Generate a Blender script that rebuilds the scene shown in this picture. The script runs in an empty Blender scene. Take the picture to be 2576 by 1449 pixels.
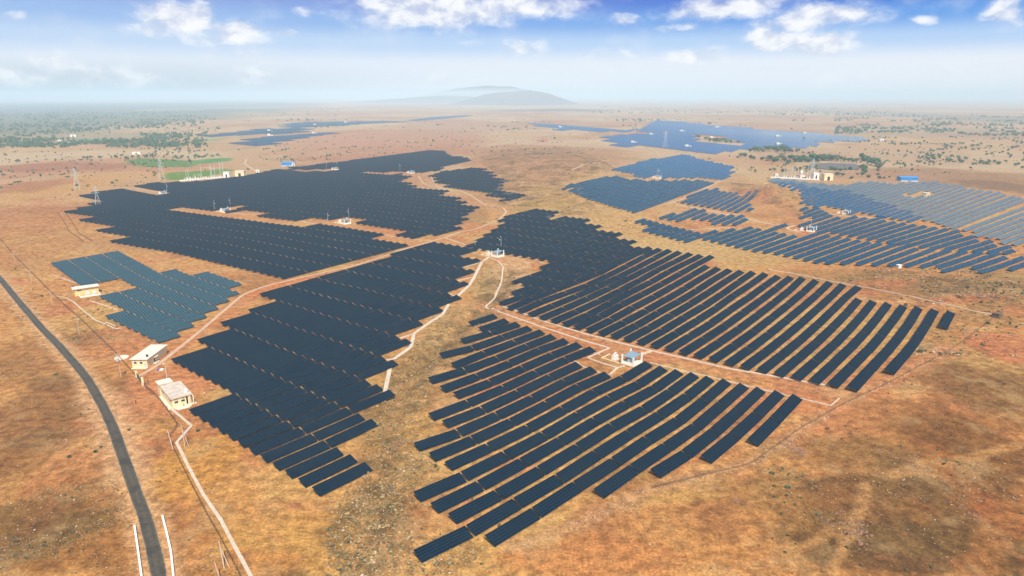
import bpy, bmesh, math, random
import numpy as np
from mathutils import Vector, Matrix
random.seed(7)
RNG = np.random.default_rng(11)
scene = bpy.context.scene
col = scene.collection

# ------------------------------------------------------------------ camera
CAM_H = 115.0
FOC, CX, CY, HOR = 1718.0, 1288.0, 724.5, 240.0      # drone camera model used for surveying the site
PITCH = math.atan((CY - HOR) / FOC)
cam_d = bpy.data.cameras.new('camera')
cam = bpy.data.objects.new('camera', cam_d)
col.objects.link(cam)
cam.location = (0, 0, CAM_H)
cam.rotation_euler = (math.pi / 2 - PITCH, 0, 0)
cam_d.sensor_fit = 'HORIZONTAL'
cam_d.angle = 2 * math.atan(CX / FOC)
cam_d.clip_start = 1.0
cam_d.clip_end = 90000.0
scene.camera = cam

# ------------------------------------------------------------------ light
TO_SUN_AZ = math.radians(166.6)          # clockwise from +Y
SUN_EL = math.radians(53)
to_sun = Vector((math.sin(TO_SUN_AZ) * math.cos(SUN_EL), math.cos(TO_SUN_AZ) * math.cos(SUN_EL), math.sin(SUN_EL)))
sd = bpy.data.lights.new('sun', 'SUN')
sd.energy = 4.2
sd.angle = math.radians(0.5)
sd.color = (1.0, 0.94, 0.85)
sun = bpy.data.objects.new('sun', sd)
col.objects.link(sun)
sun.rotation_euler = to_sun.to_track_quat('Z', 'Y').to_euler()
sun.location = (0, -50, 400)

scene.view_settings.view_transform = 'Standard'
scene.view_settings.look = 'None'
scene.view_settings.gamma = 1
scene.view_settings.exposure = 0.45
scene.render.engine = 'CYCLES'
scene.cycles.volume_max_steps = 64
scene.cycles.volume_bounces = 1
scene.cycles.caustics_reflective = False
scene.cycles.caustics_refractive = False
scene.cycles.max_bounces = 6


def lin(r, g, b):
    def f(c):
        c /= 255.0
        return c / 12.92 if c <= 0.04045 else ((c + 0.055) / 1.055) ** 2.4
    return (f(r), f(g), f(b))


class NT:
    """small node-tree helper"""
    def __init__(s, tree):
        s.t = tree
        s.n = tree.nodes
        s.l = tree.links

    def node(s, typ, **kw):
        nd = s.n.new(typ)
        for k, v in kw.items():
            setattr(nd, k, v)
        return nd

    def put(s, sock, val):
        if hasattr(val, 'is_output') or isinstance(val, bpy.types.NodeSocket):
            s.l.new(val, sock)
        else:
            if isinstance(val, (tuple, list)) and len(val) == 3 and sock.type == 'RGBA':
                val = (*val, 1)
            sock.default_value = val

    def math(s, op, a, b=None, c=None, clamp=False):
        nd = s.node('ShaderNodeMath', operation=op)
        nd.use_clamp = clamp
        s.put(nd.inputs[0], a)
        if b is not None:
            s.put(nd.inputs[1], b)
        if c is not None:
            s.put(nd.inputs[2], c)
        return nd.outputs[0]

    def vmath(s, op, a, b=None, out=0):
        nd = s.node('ShaderNodeVectorMath', operation=op)
        s.put(nd.inputs[0], a)
        if b is not None:
            s.put(nd.inputs[1], b)
        return nd.outputs[out]

    def smooth(s, v, lo, hi, a=0.0, b=1.0):
        nd = s.node('ShaderNodeMapRange', interpolation_type='SMOOTHSTEP')
        s.put(nd.inputs[0], v)
        for k, q in zip((1, 2, 3, 4), (lo, hi, a, b)):
            s.put(nd.inputs[k], q)
        return nd.outputs[0]

    def mix(s, fac, a, b, blend='MIX'):
        nd = s.node('ShaderNodeMix', data_type='RGBA', blend_type=blend)
        s.put(nd.inputs[0], fac)
        s.put(nd.inputs[6], a)
        s.put(nd.inputs[7], b)
        return nd.outputs[2]

    def noise(s, vec, scale, detail=4, rough=0.55, dist=0.0, out=0):
        nd = s.node('ShaderNodeTexNoise')
        s.put(nd.inputs['Vector'], vec)
        nd.inputs['Scale'].default_value = scale
        nd.inputs['Detail'].default_value = detail
        nd.inputs['Roughness'].default_value = rough
        nd.inputs['Distortion'].default_value = dist
        return nd.outputs[out]


# ------------------------------------------------------------------ sky
world = bpy.data.worlds.new('World')
scene.world = world
world.use_nodes = True
w = NT(world.node_tree)
w.n.clear()
geo = w.node('ShaderNodeTexCoord').outputs['Generated']
sky = w.node('ShaderNodeTexSky', sky_type='NISHITA')
sky.sun_disc = False
sky.sun_elevation = SUN_EL
sky.sun_rotation = TO_SUN_AZ
sky.altitude = 500
sky.dust_density = 1.5
bg_sky = w.node('ShaderNodeBackground')
w.put(bg_sky.inputs[0], sky.outputs[0])
bg_sky.inputs[1].default_value = 0.10
sep = w.node('ShaderNodeSeparateXYZ')
w.put(sep.inputs[0], geo)
el = w.math('ARCSINE', sep.outputs[2])
az = w.math('ARCTAN2', sep.outputs[0], sep.outputs[1])
# low sky: pale haze at the horizon turning blue above
ramp = w.node('ShaderNodeValToRGB')
w.put(ramp.inputs[0], w.math('DIVIDE', el, 0.20, clamp=True))
cr = ramp.color_ramp
cr.interpolation = 'EASE'
stops = [(0.0, (240, 243, 247)), (0.20, (236, 241, 249)), (0.34, (176, 208, 246)), (0.48, (86, 154, 232)),
         (0.61, (12, 100, 212)), (1.0, (12, 92, 200))]
cr.elements[0].position, cr.elements[0].color = stops[0][0], (*lin(*stops[0][1]), 1)
cr.elements[1].position, cr.elements[1].color = stops[-1][0], (*lin(*stops[-1][1]), 1)
for ps, c in stops[1:-1]:
    e_ = cr.elements.new(ps)
    e_.color = (*lin(*c), 1)
# the left of the sky is hazier and greyer, the right deeper blue
side = w.smooth(az, -0.65, 0.55)
low = w.mix(w.math('MULTIPLY', w.math('SUBTRACT', 1.0, side), 0.42), ramp.outputs[0], lin(205, 222, 242))
grey = w.math('MULTIPLY', w.smooth(el, 0.05, 0.0), w.smooth(az, -0.05, -0.55))
low = w.mix(w.math('MULTIPLY', grey, 0.85), low, lin(150, 172, 186))


def sky_dir(px, py):
    v = -(py - CY) / FOC
    x = (px - CX) / FOC
    dy = math.cos(PITCH) + v * math.sin(PITCH)
    dz = -math.sin(PITCH) + v * math.cos(PITCH)
    return math.atan2(x, dy), math.atan2(dz, math.hypot(x, dy))


comb = w.node('ShaderNodeCombineXYZ')
w.put(comb.inputs[0], az)
w.put(comb.inputs[1], w.math('MULTIPLY', el, 1.7))
uv = comb.outputs[0]
n_big = w.noise(uv, 13, 8, 0.62)
n_col = w.noise(uv, 9, 9, 0.65, 0.3, out=1)
warp = w.vmath('SCALE', w.vmath('SUBTRACT', n_col, (0.5, 0.5, 0.5)), None)
warp.node.inputs[3].default_value = 0.06
uvw = w.vmath('ADD', uv, warp)
n_fine = w.noise(uvw, 30, 6, 0.55)
# (px, py, half width, half height, density) of the clouds
CLOUDS = [(440, 45, 95, 36, 1), (495, 30, 45, 26, 1), (600, 75, 60, 28, 1), (705, 85, 25, 12, .6), (600, 130, 90, 22, .35),
          (400, 70, 70, 18, .7), (640, 190, 80, 36, .35), (560, 95, 110, 18, .6),
          (795, 35, 45, 12, .55), (1090, 25, 200, 48, .95), (1060, 50, 150, 25, .9), (1300, 15, 160, 26, .9), (960, 5, 110, 16, .6),
          (1565, 50, 42, 14, .8), (1310, 122, 65, 22, .6), (1110, 205, 50, 26, .35), (1180, 115, 50, 9, .25),
          (1800, 28, 130, 24, .9), (1870, 10, 110, 20, .8), (2060, 38, 150, 30, .9), (2000, 62, 130, 20, .8), (2150, 20, 70, 18, .5),
          (1960, 105, 80, 24, 1), (2060, 112, 100, 26, 1), (1925, 95, 50, 20, 1), (2310, 50, 26, 13, .6), (2530, 30, 60, 38, .8),
          (1740, 140, 75, 17, .75), (1530, 140, 80, 16, .4), (1710, 68, 60, 9, .5),
          (200, 175, 150, 40, .5), (130, 160, 75, 26, .5), (60, 195, 90, 24, .65), (330, 195, 65, 26, .45), (410, 195, 50, 18, .6),
          (20, 35, 40, 12, .35), (2370, 185, 80, 20, .35), (2100, 205, 140, 25, .3), (1560, 175, 80, 16, .25)]
dens = None
for px, py, rw, rh, dn in CLOUDS:
    a0, e0 = sky_dir(px, py)
    a1, _ = sky_dir(px + rw * 1.28, py)
    _, e1 = sky_dir(px, py - rh * 1.45)
    ra, re = abs(a1 - a0), abs(e1 - e0) * 1.7
    d = w.vmath('MULTIPLY', w.vmath('SUBTRACT', uvw, (a0, e0 * 1.7, 0)), (1 / ra, 1 / re, 0))
    ln = w.vmath('LENGTH', d, out=1)
    m = w.smooth(ln, 1.35, 0.10, 0.0, dn)
    dens = m if dens is None else w.math('MAXIMUM', dens, m)
dn2 = w.math('ADD', dens, w.math('MULTIPLY', w.math('SUBTRACT', n_fine, 0.52), w.math('MULTIPLY', 1.45, w.smooth(dens, 0.0, 0.35))))
cm = w.smooth(dn2, 0.02, 0.92)
veil = w.math('MULTIPLY', w.smooth(n_big, 0.47, 0.75), 0.26)
ccol = w.mix(w.smooth(n_fine, 0.35, 0.62), lin(206, 213, 234), lin(254, 254, 255))
sk = w.mix(veil, low, lin(236, 240, 248))
sk = w.mix(w.math('MULTIPLY', cm, 0.96), sk, ccol)
bg_low = w.node('ShaderNodeBackground')
w.put(bg_low.inputs[0], sk)
bg_low.inputs[1].default_value = 0.76
ms = w.node('ShaderNodeMixShader')
w.put(ms.inputs[0], w.smooth(el, 0.32, 0.16))
w.l.new(bg_sky.outputs[0], ms.inputs[1])
w.l.new(bg_low.outputs[0], ms.inputs[2])
wo = w.node('ShaderNodeOutputWorld')
w.l.new(ms.outputs[0], wo.inputs[0])


# ------------------------------------------------------------------ surveying helpers
# D = pixel of a 2576 px wide print of the site, turned into a ground position once
def G(px, py, z=0.0):
    px = np.asarray(px, float)
    py = np.asarray(py, float)
    v = -(py - CY) / FOC
    dy = math.cos(PITCH) + v * math.sin(PITCH)
    dz = -math.sin(PITCH) + v * math.cos(PITCH)
    t = (CAM_H - z) / -dz
    return np.stack([(px - CX) / FOC * t, dy * t], -1)


def proj(x, y, z):
    dz = z - CAM_H
    dep = y * math.cos(PITCH) - dz * math.sin(PITCH)
    up = y * math.sin(PITCH) + dz * math.cos(PITCH)
    return CX + FOC * x / dep, CY - FOC * up / dep


def crop(ox, oy):
    """survey sheets 2576 px wide covering 644 D px from (ox, oy)"""
    return lambda x, y: (ox + x * 0.25, oy + y * 0.25)


def vnoise(x, y, seed=0):
    xi = np.floor(x).astype(np.int64)
    yi = np.floor(y).astype(np.int64)
    fx = x - xi
    fy = y - yi
    fx = fx * fx * (3 - 2 * fx)
    fy = fy * fy * (3 - 2 * fy)

    def h(a, b):
        n = (a * 374761393 + b * 668265263 + seed * 974634777) & 0xffffffff
        n = ((n ^ (n >> 13)) * 1274126177) & 0xffffffff
        return ((n ^ (n >> 16)) & 0xffff) / 65535.0
    return (h(xi, yi) * (1 - fx) + h(xi + 1, yi) * fx) * (1 - fy) + (h(xi, yi + 1) * (1 - fx) + h(xi + 1, yi + 1) * fx) * fy


def fbm(x, y, s, octv=4, seed=0):
    t = 0
    a = 1
    n = 0
    for k in range(octv):
        t = t + a * vnoise(x / s * 2 ** k, y / s * 2 ** k, seed + k)
        n += a
        a *= 0.55
    return t / n


def sstep(v, lo, hi):
    t = np.clip((v - lo) / (hi - lo), 0, 1)
    return t * t * (3 - 2 * t)


def pip(px, py, poly):
    px = np.asarray(px, float)
    py = np.asarray(py, float)
    inside = np.zeros(px.shape, bool)
    n = len(poly)
    for i in range(n):
        x1, y1 = poly[i]
        x2, y2 = poly[(i + 1) % n]
        if y1 == y2:
            continue
        c = ((y1 > py) != (y2 > py)) & (px < (x2 - x1) * (py - y1) / (y2 - y1) + x1)
        inside ^= c
    return inside


def pts(s):
    return [tuple(float(q) for q in t.split(',')) for t in s.split()]


def polydist(x, y, line):
    """distance to a world polyline"""
    best = np.full(x.shape, 1e9)
    for (x1, y1), (x2, y2) in zip(line, line[1:]):
        dx, dy = x2 - x1, y2 - y1
        t = np.clip(((x - x1) * dx + (y - y1) * dy) / (dx * dx + dy * dy + 1e-9), 0, 1)
        best = np.minimum(best, np.hypot(x - x1 - t * dx, y - y1 - t * dy))
    return best


def gline(s):
    return [tuple(G(a, b)) for a, b in pts(s)]

# ------------------------------------------------------------------ outlines of the solar fields (survey sheet units)
POLY = dict(
    near_left=pts("668,738 689,751 669,765 644,766 583,784 585,793 640,786 570,811 590,829 510,855 532,868 535,877 445,905 486,930 527,951 570,974 580,988 474,1028 495,1045 521,1061 546,1075 569,1091 585,1141 614,1161 644,1184 678,1204 710,1229 746,1259 765,1279 903,1211 881,1184 863,1188 845,1162 826,1165 809,1142 917,1086 900,1067 881,1069 866,1051 964,1011 946,993 960,981 946,964 929,966 916,950 1000,916 976,892 958,891 1033,868 1010,851 993,838 1060,816 1049,803 1113,789 1101,773 1160,753 1143,733 1123,736 1177,716 1160,700 1143,702 1192,683 1178,671 1163,673 1208,660 1188,645 1155,646 1197,633 1109,609 1085,612 796,696 730,715"),
    far_left=pts("46,613 1046,613 729,701 706,690 644,677 635,673 532,651 450,635 375,616 310,603 272,593 237,587 274,577 195,554 229,545 179,530 235,514 235,510 265,504 209,494 230,485 304,474 335,469 385,460 415,460 460,458 537,452 595,446 644,437 692,427 727,428 729,423 746,418 784,418 804,412 869,406 894,400 969,392 1019,385 1079,377 1112,380 1131,392 1171,396 1181,405 1116,417 1111,427 1044,435 1030,441 1036,446 1006,455 1031,460 1011,466 1054,471 1106,477 1134,481 1109,490 1159,496 1134,506 1164,510 1208,520 1154,545 1178,552 1146,565 1173,575 1138,583 1094,600 1046,613")[1:],
    strip_a=pts("412,527 450,519 525,529 540,530 587,517 612,519 582,530 644,537 706,545 819,557 839,552 881,546 918,550 881,565 969,577 1024,590 1090,598 1094,602 1046,615 976,600 919,587 844,575 784,567 644,556 600,551 500,538"),
    strip_b=pts("310,472 337,471 395,481 425,485 547,499 525,502 462,492 390,486 325,476"),
    strip_c=pts("727,427 829,424 852,423 850,429 820,431 740,431"),
    strip_d=pts("899,436 910,432 1000,432 1044,432 1060,440 1026,440 1000,438"),
    small_north=pts("1084,440 1109,432 1209,420 1231,434 1244,444 1269,456 1251,464 1266,469 1249,481 1290,488 1312,490 1308,502 1276,504 1206,494 1226,487 1164,479 1134,471 1096,457 1116,454 1091,447"),
    centre_strip=pts("1238,574 1262,562 1250,553 1300,535 1340,526 1402,534 1408,540 1300,565 1250,578"),
    right=pts("1180,609 1240,580 1430,541 1463,550 1520,577 1597,605 1587,612 1617,621 1715,636 1797,646 1783,673 1813,678 1928,696 1964,700 2024,703 2164,725 2168,756 2279,773 2335,776 2403,789 2374,823 2346,815 2300,860 2234,951 2210,945 2152,982 2092,980 2044,968 1932,938 1825,926 1708,893 1565,858 1500,840 1413,818 1325,788 1271,768 1284,757 1271,740 1310,730 1295,716 1298,703 1340,686 1339,677 1375,662 1333,641 1288,638 1249,628 1189,615"),
    old_left=pts("131,659 263,629 283,636 350,655 420,680 545,690 628,715 600,722 605,739 580,750 578,762 506,786 502,798 470,812 440,850 392,862 365,846 348,834 330,824 312,810 295,798 260,800 300,780 240,755 270,742 362,712 330,706 312,700 265,707 205,716 190,706 165,695 122,684 125,676 150,670"),
    mid_a=pts("1407,469 1518,444 1556,441 1583,450 1621,453 1758,453 1790,461 1711,493 1606,533 1556,524 1516,516 1466,498 1451,486 1448,480"),
    mid_b=pts("1523,425 1583,415 1643,398 1651,400 1711,388 1733,391 1753,398 1778,405 1808,410 1828,414 1853,420 1833,427 1848,431 1838,440 1823,451 1788,447 1668,447 1658,441 1616,447 1583,437 1553,432"),
    mid_c=pts("1701,508 1728,496 1791,472 1813,477 1829,483 1864,490 1893,481 1900,484 1895,495 1890,516 1888,527 1868,535 1845,531 1786,520 1748,512 1723,508"),
    mid_d=pts("1641,546 1690,531 1696,536 1707,533 1751,526 1775,532 1810,538 1847,542 1867,546 1889,550 1860,562 1852,567 1822,566 1797,561 1778,559 1760,556 1738,551 1717,552 1695,558 1660,553"),
    east_front=pts("1588,558 1616,554 1637,557 1680,564 1697,566 1715,569 1735,573 1755,577 1775,581 1781,586 1816,579 1847,577 1872,572 1894,576 1940,572 1958,565 1977,570 1965,581 2007,588 2025,591 2061,582 2103,590 2146,598 2190,606 2236,613 2273,617 2332,626 2362,627 2404,632 2462,638 2508,640 2576,645 2640,650 2640,690 2557,677 2498,673 2473,687 2457,684 2442,670 2400,680 2361,680 2389,667 2332,674 2273,670 2220,664 2132,660 2052,664 2001,654 1951,642 1877,628 1835,620 1785,611 1741,604 1701,595 1678,590 1658,589 1638,583 1617,579 1628,570 1608,566"),
    east_mid=pts("1996,526 2030,518 2048,521 2068,526 2087,531 2107,540 2123,544 2177,543 2217,548 2254,554 2278,560 2313,563 2377,571 2415,580 2442,595 2477,602 2518,612 2559,625 2556,637 2512,634 2410,630 2339,622 2269,612 2207,603 2120,587 2056,578 2015,568 2036,551 2020,545 2015,535"),
    east_blue=pts("1940,458 1995,459 2036,470 2082,478 2140,481 2157,489 2193,498 2202,511 2235,515 2254,517 2269,526 2295,535 2310,544 2335,554 2302,557 2262,551 2230,545 2170,538 2143,537 2117,528 2076,521 2007,509 1992,505 2012,499 2012,484 2022,482 1995,478 1955,465"),
    east_grey=pts("1940,447 1995,453 2057,460 2120,464 2157,459 2180,456 2254,460 2324,456 2347,456 2392,464 2442,473 2492,480 2542,490 2640,506 2640,622 2576,617 2517,606 2447,588 2392,572 2342,557 2310,544 2295,535 2269,526 2235,515 2202,511 2193,498 2157,489 2140,481 2082,478 2036,470 1995,459 1940,456"),
    hut_hole=pts("2254,489 2292,488 2308,483 2344,482 2344,496 2313,494"),
    lake_a=pts("1513,344 1560,338 1620,336 1700,334 1745,339 1747,345 1760,357 1780,361 1830,364 1900,367 1880,373 1842,380 1830,383 1750,384 1700,380 1640,372 1600,368 1556,366 1530,356"),
    lake_b=pts("1620,322 1650,303 1690,304 1750,311 1800,315 1860,318 1930,328 1990,331 2060,336 2120,340 2170,345 2185,351 2160,356 2110,356 2060,356 2056,370 2005,371 1990,375 1900,367 1845,360 1850,350 1800,342 1745,337 1700,333 1640,335 1600,330"),
    lake_c=pts("1335,310 1400,314 1480,320 1560,325 1600,327 1590,331 1500,331 1420,327 1360,320"),
    far_a=pts("597,362 640,345 700,342 760,338 850,331 853,334 770,345 700,357 660,368 615,369"),
    far_b=pts("503,341 560,336 610,331 640,325 700,322 760,325 790,329 740,334 690,338 640,338 560,342"),
    far_c=pts("705,315 760,307 850,306 1000,304 1030,306 900,312 860,316 780,319 740,322"),
    far_d=pts("1020,303 1100,294 1180,289 1180,292 1110,299 1050,304"),
)
POLY['far_left'][0] = (1046, 613)


# ------------------------------------------------------------------ terrain relief
def P0(px, py):
    return G(px, py)


BUMPS = []


def bump(px, py, rx, ry, h):
    c = P0(px, py)
    BUMPS.append((c[0], c[1], rx, ry, h))


bump(1400, 425, 130, 170, 9)
bump(1330, 395, 200, 260, 8)
bump(1480, 400, 90, 150, 6)
bump(1460, 470, 35, 70, 2.5)
bump(1950, 500, 24, 55, 13)
bump(1975, 475, 16, 35, 6)
bump(1880, 470, 25, 60, 2.5)
bump(1600, 555, 30, 40, 1.0)
bump(2520, 740, 45, 40, 4)
bump(2420, 1000, 60, 45, 3)
bump(2150, 1300, 35, 25, 1.5)
bump(150, 1180, 40, 30, 1.2)
bump(120, 560, 120, 120, 2)
GULLY = gline("1275,690 1245,750 1200,790 1150,830 1100,880 1040,950 1000,1010 985,1080 985,1150 960,1230 930,1310 900,1380 880,1449")
GULLY_WORLD = GULLY


def H0(x, y):
    z = np.zeros(np.shape(x))
    for cx_, cy_, rx, ry, h in BUMPS:
        z = z + h * np.exp(-((x - cx_) / rx) ** 2 - ((y - cy_) / ry) ** 2)
    return z


def axis_steps(lo, fine_lo, fine_hi, hi, step, g):
    a = [fine_lo]
    while a[-1] < fine_hi:
        a.append(a[-1] + step)
    s = step
    up = list(a)
    while up[-1] < hi:
        s *= 1 + g
        up.append(up[-1] + s)
    dn = []
    v = fine_lo
    s = step
    while v > lo:
        s *= 1.12
        v -= s
        dn.append(v)
    return np.array(dn[::-1] + up)


xs_p = axis_steps(0, 0, 190, 45000, 1.5, 0.016)[0:]
gx = np.concatenate([-xs_p[::-1], xs_p[1:]])
gy = axis_steps(-400, 100, 330, 60000, 1.4, 0.0075)
NX, NY = len(gx), len(gy)
XX, YY = np.meshgrid(gx, gy)

# density of panels (no rough ground inside the fields)
DXp, DYp = proj(XX, np.maximum(YY, 60), 0)
in_field = np.zeros(XX.shape, bool)
for k, pg in POLY.items():
    if k.startswith(('strip', 'hut')):
        continue
    in_field |= pip(DXp, DYp, pg)
ROUGH_SPOTS = []      # px, py, rx, ry in sheet units, strength
ROUGH = np.zeros(XX.shape)


def ell_mask(px, py, rpx, rpy, wob=0.55, s=25.0):
    """a soft-edged irregular ground patch"""
    c = P0(px, py)
    rx = abs(P0(px + rpx, py)[0] - c[0]) + 0.5
    ry = abs(P0(px, py - rpy)[1] - P0(px, py + rpy)[1]) / 2 + 0.5
    d = np.hypot((XX - c[0]) / rx, (YY - c[1]) / ry)
    ss = max(3.0, 0.35 * min(rx, ry))
    near = d < 2.2
    out = np.zeros(XX.shape)
    if near.any():
        xx, yy = XX[near], YY[near]
        n = fbm(xx, yy, ss * 1.6, 4, int(px) % 97) - 0.5
        out[near] = sstep(1.25 - (d[near] + n * 2 * wob), 0.0, 0.5)
    return out


def line_mask(line, width, soft=0.5, s=12.0):
    x0 = min(p[0] for p in line) - width * 3
    x1 = max(p[0] for p in line) + width * 3
    y0 = min(p[1] for p in line) - width * 3
    y1 = max(p[1] for p in line) + width * 3
    m = (XX > x0) & (XX < x1) & (YY > y0) & (YY < y1)
    out = np.zeros(XX.shape)
    xx, yy = XX[m], YY[m]
    d = polydist(xx, yy, line) / width + (fbm(xx, yy, s, 3, 5) - 0.5) * soft * 2
    out[m] = sstep(1.0 - d, -soft, soft)
    return out


gully_m = line_mask(GULLY_WORLD, 11, 0.7, 9)
rough = np.clip(gully_m, 0, 1) * 1.0
for a in [(1370, 430, 170, 60, .9), (1950, 500, 60, 40, .8), (2350, 720, 250, 45, .7), (2250, 1250, 330, 150, .7), (2400, 950, 160, 120, .6),
          (150, 1300, 160, 110, .7), (100, 900, 90, 120, .5), (900, 1400, 260, 60, .5), (250, 1000, 60, 50, .2), (1480, 490, 60, 40, .5)]:
    rough = np.maximum(rough, ell_mask(*a[:4]) * a[4])
rough[in_field] = 0
rough_n = (fbm(XX, YY, 5.0, 3, 3) - 0.5) * 1.3 + (fbm(XX, YY, 17.0, 3, 9) - 0.5) * 1.6
chan = line_mask(GULLY_WORLD, 3.2, 0.6, 6)
ZZ = H0(XX, YY) + rough * (rough_n * np.where(YY < 620, 1.0, 1.5) + sstep(YY, 560, 800) * (fbm(XX, YY, 45, 3, 19) - .5) * 7) - chan * 1.3
far = sstep(YY, 900, 2500)
ZZ = ZZ + far * (fbm(XX, YY, 900, 3, 21) - 0.5) * 10


def height(x, y):
    """exact height of the triangulated terrain"""
    x = np.asarray(x, float)
    y = np.asarray(y, float)
    i = np.clip(np.searchsorted(gx, x) - 1, 0, NX - 2)
    j = np.clip(np.searchsorted(gy, y) - 1, 0, NY - 2)
    u = (x - gx[i]) / (gx[i + 1] - gx[i])
    v = (y - gy[j]) / (gy[j + 1] - gy[j])
    z00, z10, z01, z11 = ZZ[j, i], ZZ[j, i + 1], ZZ[j + 1, i], ZZ[j + 1, i + 1]
    lower = z00 + u * (z10 - z00) + v * (z11 - z10)      # triangle 00,10,11
    upper = z00 + u * (z11 - z01) + v * (z01 - z00)      # triangle 00,11,01
    return np.where(u >= v, lower, upper)


def hz(x, y):
    return float(height(x, y))


def P(px, py):
    """survey sheet position -> point on the terrain"""
    z = 0.0
    for _ in range(5):
        q = G(px, py, z)
        z = 0.5 * z + 0.5 * hz(q[0], q[1])
    q = G(px, py, z)
    return Vector((q[0], q[1], hz(q[0], q[1])))

# ------------------------------------------------------------------ soil colours
K_ALB = 0.60


def soil(r, g, b, k=1.0):
    c = lin(r, g, b)
    return np.array([c[0] * K_ALB * k, c[1] * K_ALB * k, c[2] * K_ALB * k])


n_a = fbm(XX, YY, 70, 4, 40)
n_b = fbm(XX, YY, 28, 4, 50)
n_c = fbm(XX, YY, 11, 3, 60)
far_n = fbm(XX, YY, 260, 4, 70)


def paint(C, m, c):
    return C * (1 - m[..., None]) + c * m[..., None]


C = np.zeros(XX.shape + (3,)) + soil(222, 156, 98)
C = paint(C, sstep(n_a, .45, .70), soil(226, 176, 112))
C = paint(C, sstep(n_b, .52, .72) * .8, soil(216, 138, 96))
C = paint(C, sstep(n_c, .55, .8) * .6, soil(186, 128, 78))
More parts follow.
